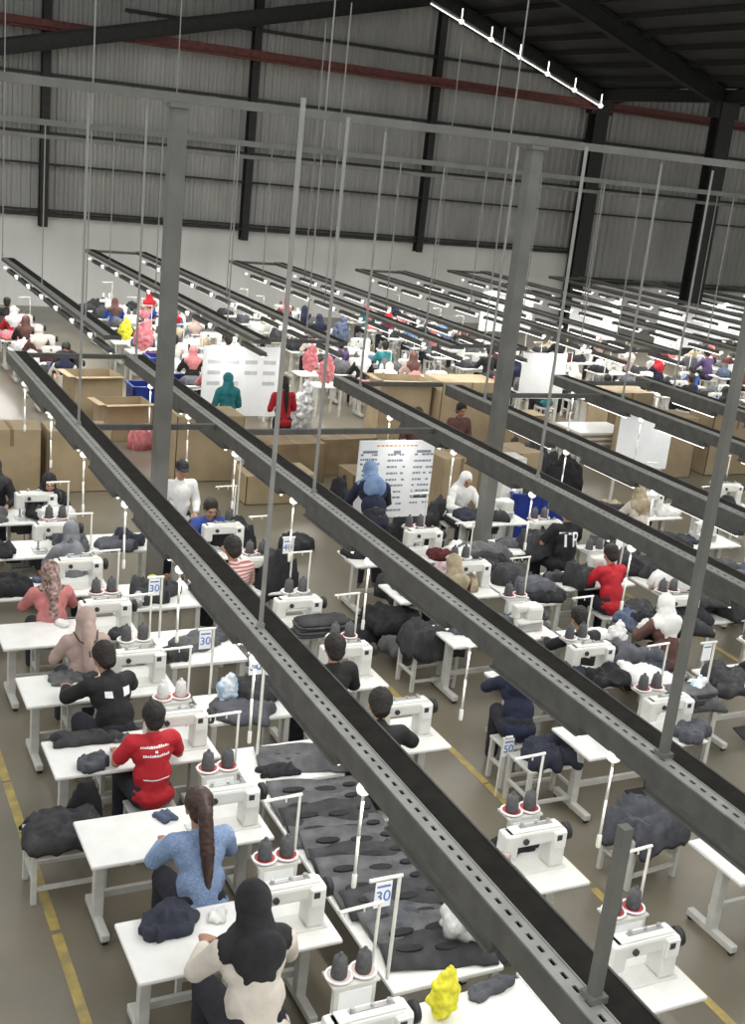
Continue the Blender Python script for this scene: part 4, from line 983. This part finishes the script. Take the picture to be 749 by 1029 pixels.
tub(150, 425, .9, .6, .85, 'blue plastic tub left of the thick column in the far hall')
x, y = tub(165, 395, .9, .6, .9, 'second blue plastic tub half behind the thick column')
x, y = U(143, 435, .3); cloth(x, y, .0, .5, .4, .5, 'pinkred', 'pink red sack under the left blue tub')
CB = [(3.25, 19.7, .95, .7, 1.05, 'at the far left edge', 0), (4.35, 19.6, 1.05, .7, 1.05, 'second from the left edge', 0), (6.75, 20.05, 1.25, .8, 1.2, 'large, right of the thick left column', 0),
 (5.6, 23.9, 1.0, .8, 1.1, 'behind the first cross bar at left', .1), (6.0, 22.9, 1.0, .7, .75, 'low one in front of the blue tub', .1), (8.3, 19.75, 1.2, .8, .75, 'brown, right of the large carton', .05), (9.6, 20.2, 1.2, .7, .7, 'brown, behind the notice board at left', .1),
 (10.3, 17.1, .75, .6, 1.15, 'tall, at the right edge of the notice board', .05), (12.2, 22.9, 1.2, .8, 1.3, 'pale, above the third trough', -.1), (13.6, 22.6, 1.5, .9, 1.35, 'wide, left of the second column', 0), (15.0, 22.0, .8, .6, .7, 'small, at the foot of the blank board', 0),
 (17.3, 21.6, 1.2, .8, 1.35, 'tan, left of the large blank board', 0), (16.6, 19.4, 1.6, .8, 1.3, 'wide, right of the large blank board', 0), (18.6, 19.5, 1.4, .8, 1.4, 'rightmost tall', 0), (12.2, 18.3, 1.1, .8, .9, 'behind the blue tub', .1), (9.3, 18.3, .9, .7, .55, 'low, behind the board', 0), (7.6, 18.6, 1.3, .8, .5, 'low flat, left of the board', 0)]
for i, (x, y, w, d, h, n, rz) in enumerate(CB): carton(x, y, w, d, h, 'cardboard carton ' + n, rz, card_d if i in (5, 6, 15) else None, open_=i in (3, 4, 8))
for i in range(4): cloth(4.6+R.uniform(-.1, .1), 18.3, .0+.01*i, .9, .5, .05, 'charcoal', '%s dark sheet lying before the left cartons' % ORD[i], .1*i) if i < 0 else None
for k in range(5):
    o = ob('flat_carton', mesh(lambda bm: box(bm, -.7, .7, -.5, .5, 0, .05, bev=.004), 'flat_carton'), card_m if k % 2 else white); tag(o, '%s flat sheet up in the stack of boards beneath the blank white board' % ORD[k], 'cardboard sheet', 'flat stacked boards', (15.9+R.uniform(-.05, .05), 20.6, .45+k*.055), R.uniform(-.05, .05))
bench(15.9, 20.6, 1.3, .9, 'table under the flat stacked boards').scale = (1, 1, .58)
# people standing between the halls
person('stand', 7.48, 20.9, 0, 'person standing in a teal headscarf and teal top before the big board', 'teal', 'hijab', CLO['teal'])
person('stand', 8.5, 20.6, 0, 'person standing in a red shirt with dark hair and black trousers', 'red', 'pony', hair_m)
person('stand', 11.2, 18.6, PI, 'person in a maroon top standing among cartons above the board', 'brown', 'short')
person('stand', 10.1, 18.2, 2.8, 'person in a brown top half hidden behind the tall carton', 'brown', 'short', hair_b)
person('bend', 5.35, 25.1, 2.8, 'person in black bending over the open carton at left', 'black', 'short')
person('stand', 6.5, 18.6+1.9, .4, 'person in a maroon scarf beside the large carton', 'brown', 'hijab', FAB['maroon'], scale=.9) if False else None

# ------------------------------------------------------------------ the far hall
FT = TAB[115]; rf = random.Random(11)
SH = ['black', 'red', 'pink', 'white', 'grey', 'navy', 'lblue', 'blue', 'cream', 'teal', 'purple', 'beige', 'brown', 'black', 'black', 'grey']
SHN = dict(black='black', red='red', pink='pink', white='white', grey='grey', navy='navy', lblue='light blue', blue='royal blue', cream='cream', teal='teal', purple='purple', beige='dusty pink', brown='brown')
FD = ('foot_rail', 'motor', 'control_box', 'pedal', 'caster')
fm = mesh(mach_body, 'far_machine')
for i, x in enumerate(BACKX):
    y0 = [21.6, 25.2, 24.6, 24.8, 24.6, 24.6, 24.2, 23.6, 22.4, 22.2, 22, 22, 22, 22, 22, 22][i]
    y1 = 35.5 if x > 7 else (33.5 if x > 4 else 30)
    if x > 19: y1 = 29.8
    row = 0; y = y0
    while y < y1:
        xx = x+.3 if i % 2 == 0 else x+.12
        nm = '%s row, %s' % (ORD[row % 15], BL[i])
        t = dup(FT, drop=FD); t.location = (xx, y, 0); tag(t, 'white table of the far hall, ' + nm, 'table', 'sewing tables of the far hall')
        m = dup(mp if rf.random() < .6 else op, drop=('display', 'needle_bar', 'tension_dials', 'needle_plate')); m.location = (xx+.2, y+.03, .756); tag(m, 'pale machine in the far hall, ' + nm, 'sewing machine', 'sewing machines of the far hall')
        if rf.random() < .8:
            s = dup(SP[rf.randrange(3)]); s.location = (xx+.3, y+.37, .756); tag(s, 'thread stand in the far hall, ' + nm, 'thread stand', 'thread stands of the far hall')
        if rf.random() < .72:
            c = rf.choice(SH); hj = rf.random() < .6; sc = rf.choice(('black', 'white', 'grey', 'pink', 'beige', 'navy', 'brown', 'cream', 'red'))
            person(rf.choice(('sew', 'side')), xx+rf.uniform(-.1, .1), y-.56, rf.uniform(-.2, .2), 'person in a %s top with %s, %s' % (SHN[c], (SHN[sc] + ' headscarf') if hj else 'dark hair', nm), c, 'hijab' if hj else 'short', CLO[sc] if hj else hair_m, hero=False, group='workers of the far hall')
            q = dup(STOOL); q.location = (xx, y-.56, 0); tag(q, 'stool in the far hall, ' + nm, 'stool', 'stools of the far hall')
        for dx_ in ((-.35, -.02) if rf.random() < .55 else (-.3,)):
            mc = rf.choice(('charcoal', 'black', 'white', 'white', 'slate', 'grey', 'maroon', 'tan', 'pinkred', 'jean', 'charcoal'))
            cw = rf.uniform(.3, .55)
            cloth(xx+dx_, y+rf.uniform(-.05, .1)+(.1 if dx_ > -.1 else 0), .757, cw, .4, rf.uniform(.1, .38), mc, '%s cloth %s, %s' % ({'jean': 'blue', 'pinkred': 'pink'}.get(mc, mc), 'by the machine' if dx_ > -.1 else 'at the left', nm), rf.uniform(-.5, .5), grp='cloth heaps of the far hall', n=10)
        y += 1.45; row += 1
for px, py, z, w, h, m, lab in ((145, 330, 1.3, .5, .8, 'pinkred', 'pink sack hanging at the end wall left of the thick column'), (126, 325, 1.2, .35, .6, 'yellow', 'yellow sack beside the pink one by the end wall'), (328, 375, 1.0, .4, .7, 'pinkred', 'pink sack behind the standing red shirt'), (343, 330, 1.3, .5, .9, 'jean', 'blue sack in the far hall centre'), (498, 400, .9, .3, .9, 'pinkred', 'pink ribboned sack at the second column'), (312, 360, 1.1, .4, .7, 'pinkred', 'pink sack left of the blue one')):
    x, y = U(px, py, z); o = bag(x, y, .757, w, h, FAB[m], lab, R.randint(1, 90))
    e = bench(x, y, w+.3, .6, 'small table under the ' + lab.replace('hanging ', ''))
# ------------------------------------------------------------------ added ambient fill from the world, through sides left unbuilt; view
w = bpy.data.worlds.new('hall_light'); S.world = w; w.use_nodes = True; nt = w.node_tree; bg = nt.nodes['Background']
tc = nt.nodes.new('ShaderNodeTexCoord'); sp = nt.nodes.new('ShaderNodeSeparateXYZ'); mr = nt.nodes.new('ShaderNodeMapRange'); cr = nt.nodes.new('ShaderNodeMix'); cr.data_type = 'RGBA'
nt.links.new(tc.outputs['Generated'], sp.inputs[0]); nt.links.new(sp.outputs['Z'], mr.inputs[0]); nt.links.new(mr.outputs[0], cr.inputs[0])
cr.inputs[6].default_value = (.80, .80, .785, 1); cr.inputs[7].default_value = (1.2, 1.21, 1.2, 1); nt.links.new(cr.outputs[2], bg.inputs['Color']); bg.inputs['Strength'].default_value = 1.0
S.view_settings.view_transform = 'Standard'; S.view_settings.look = 'None'; S.view_settings.gamma = 1; S.view_settings.use_curve_mapping = False
S.view_settings.exposure = 0.0
# prototypes never placed are dropped
for o in [o for o in S.objects if o.parent is None and o.get('label', None) == '']:
    for c in list(o.children_recursive): bpy.data.objects.remove(c)
    bpy.data.objects.remove(o)
for me in bpy.data.meshes:
    if len(me.materials) == 0: pass
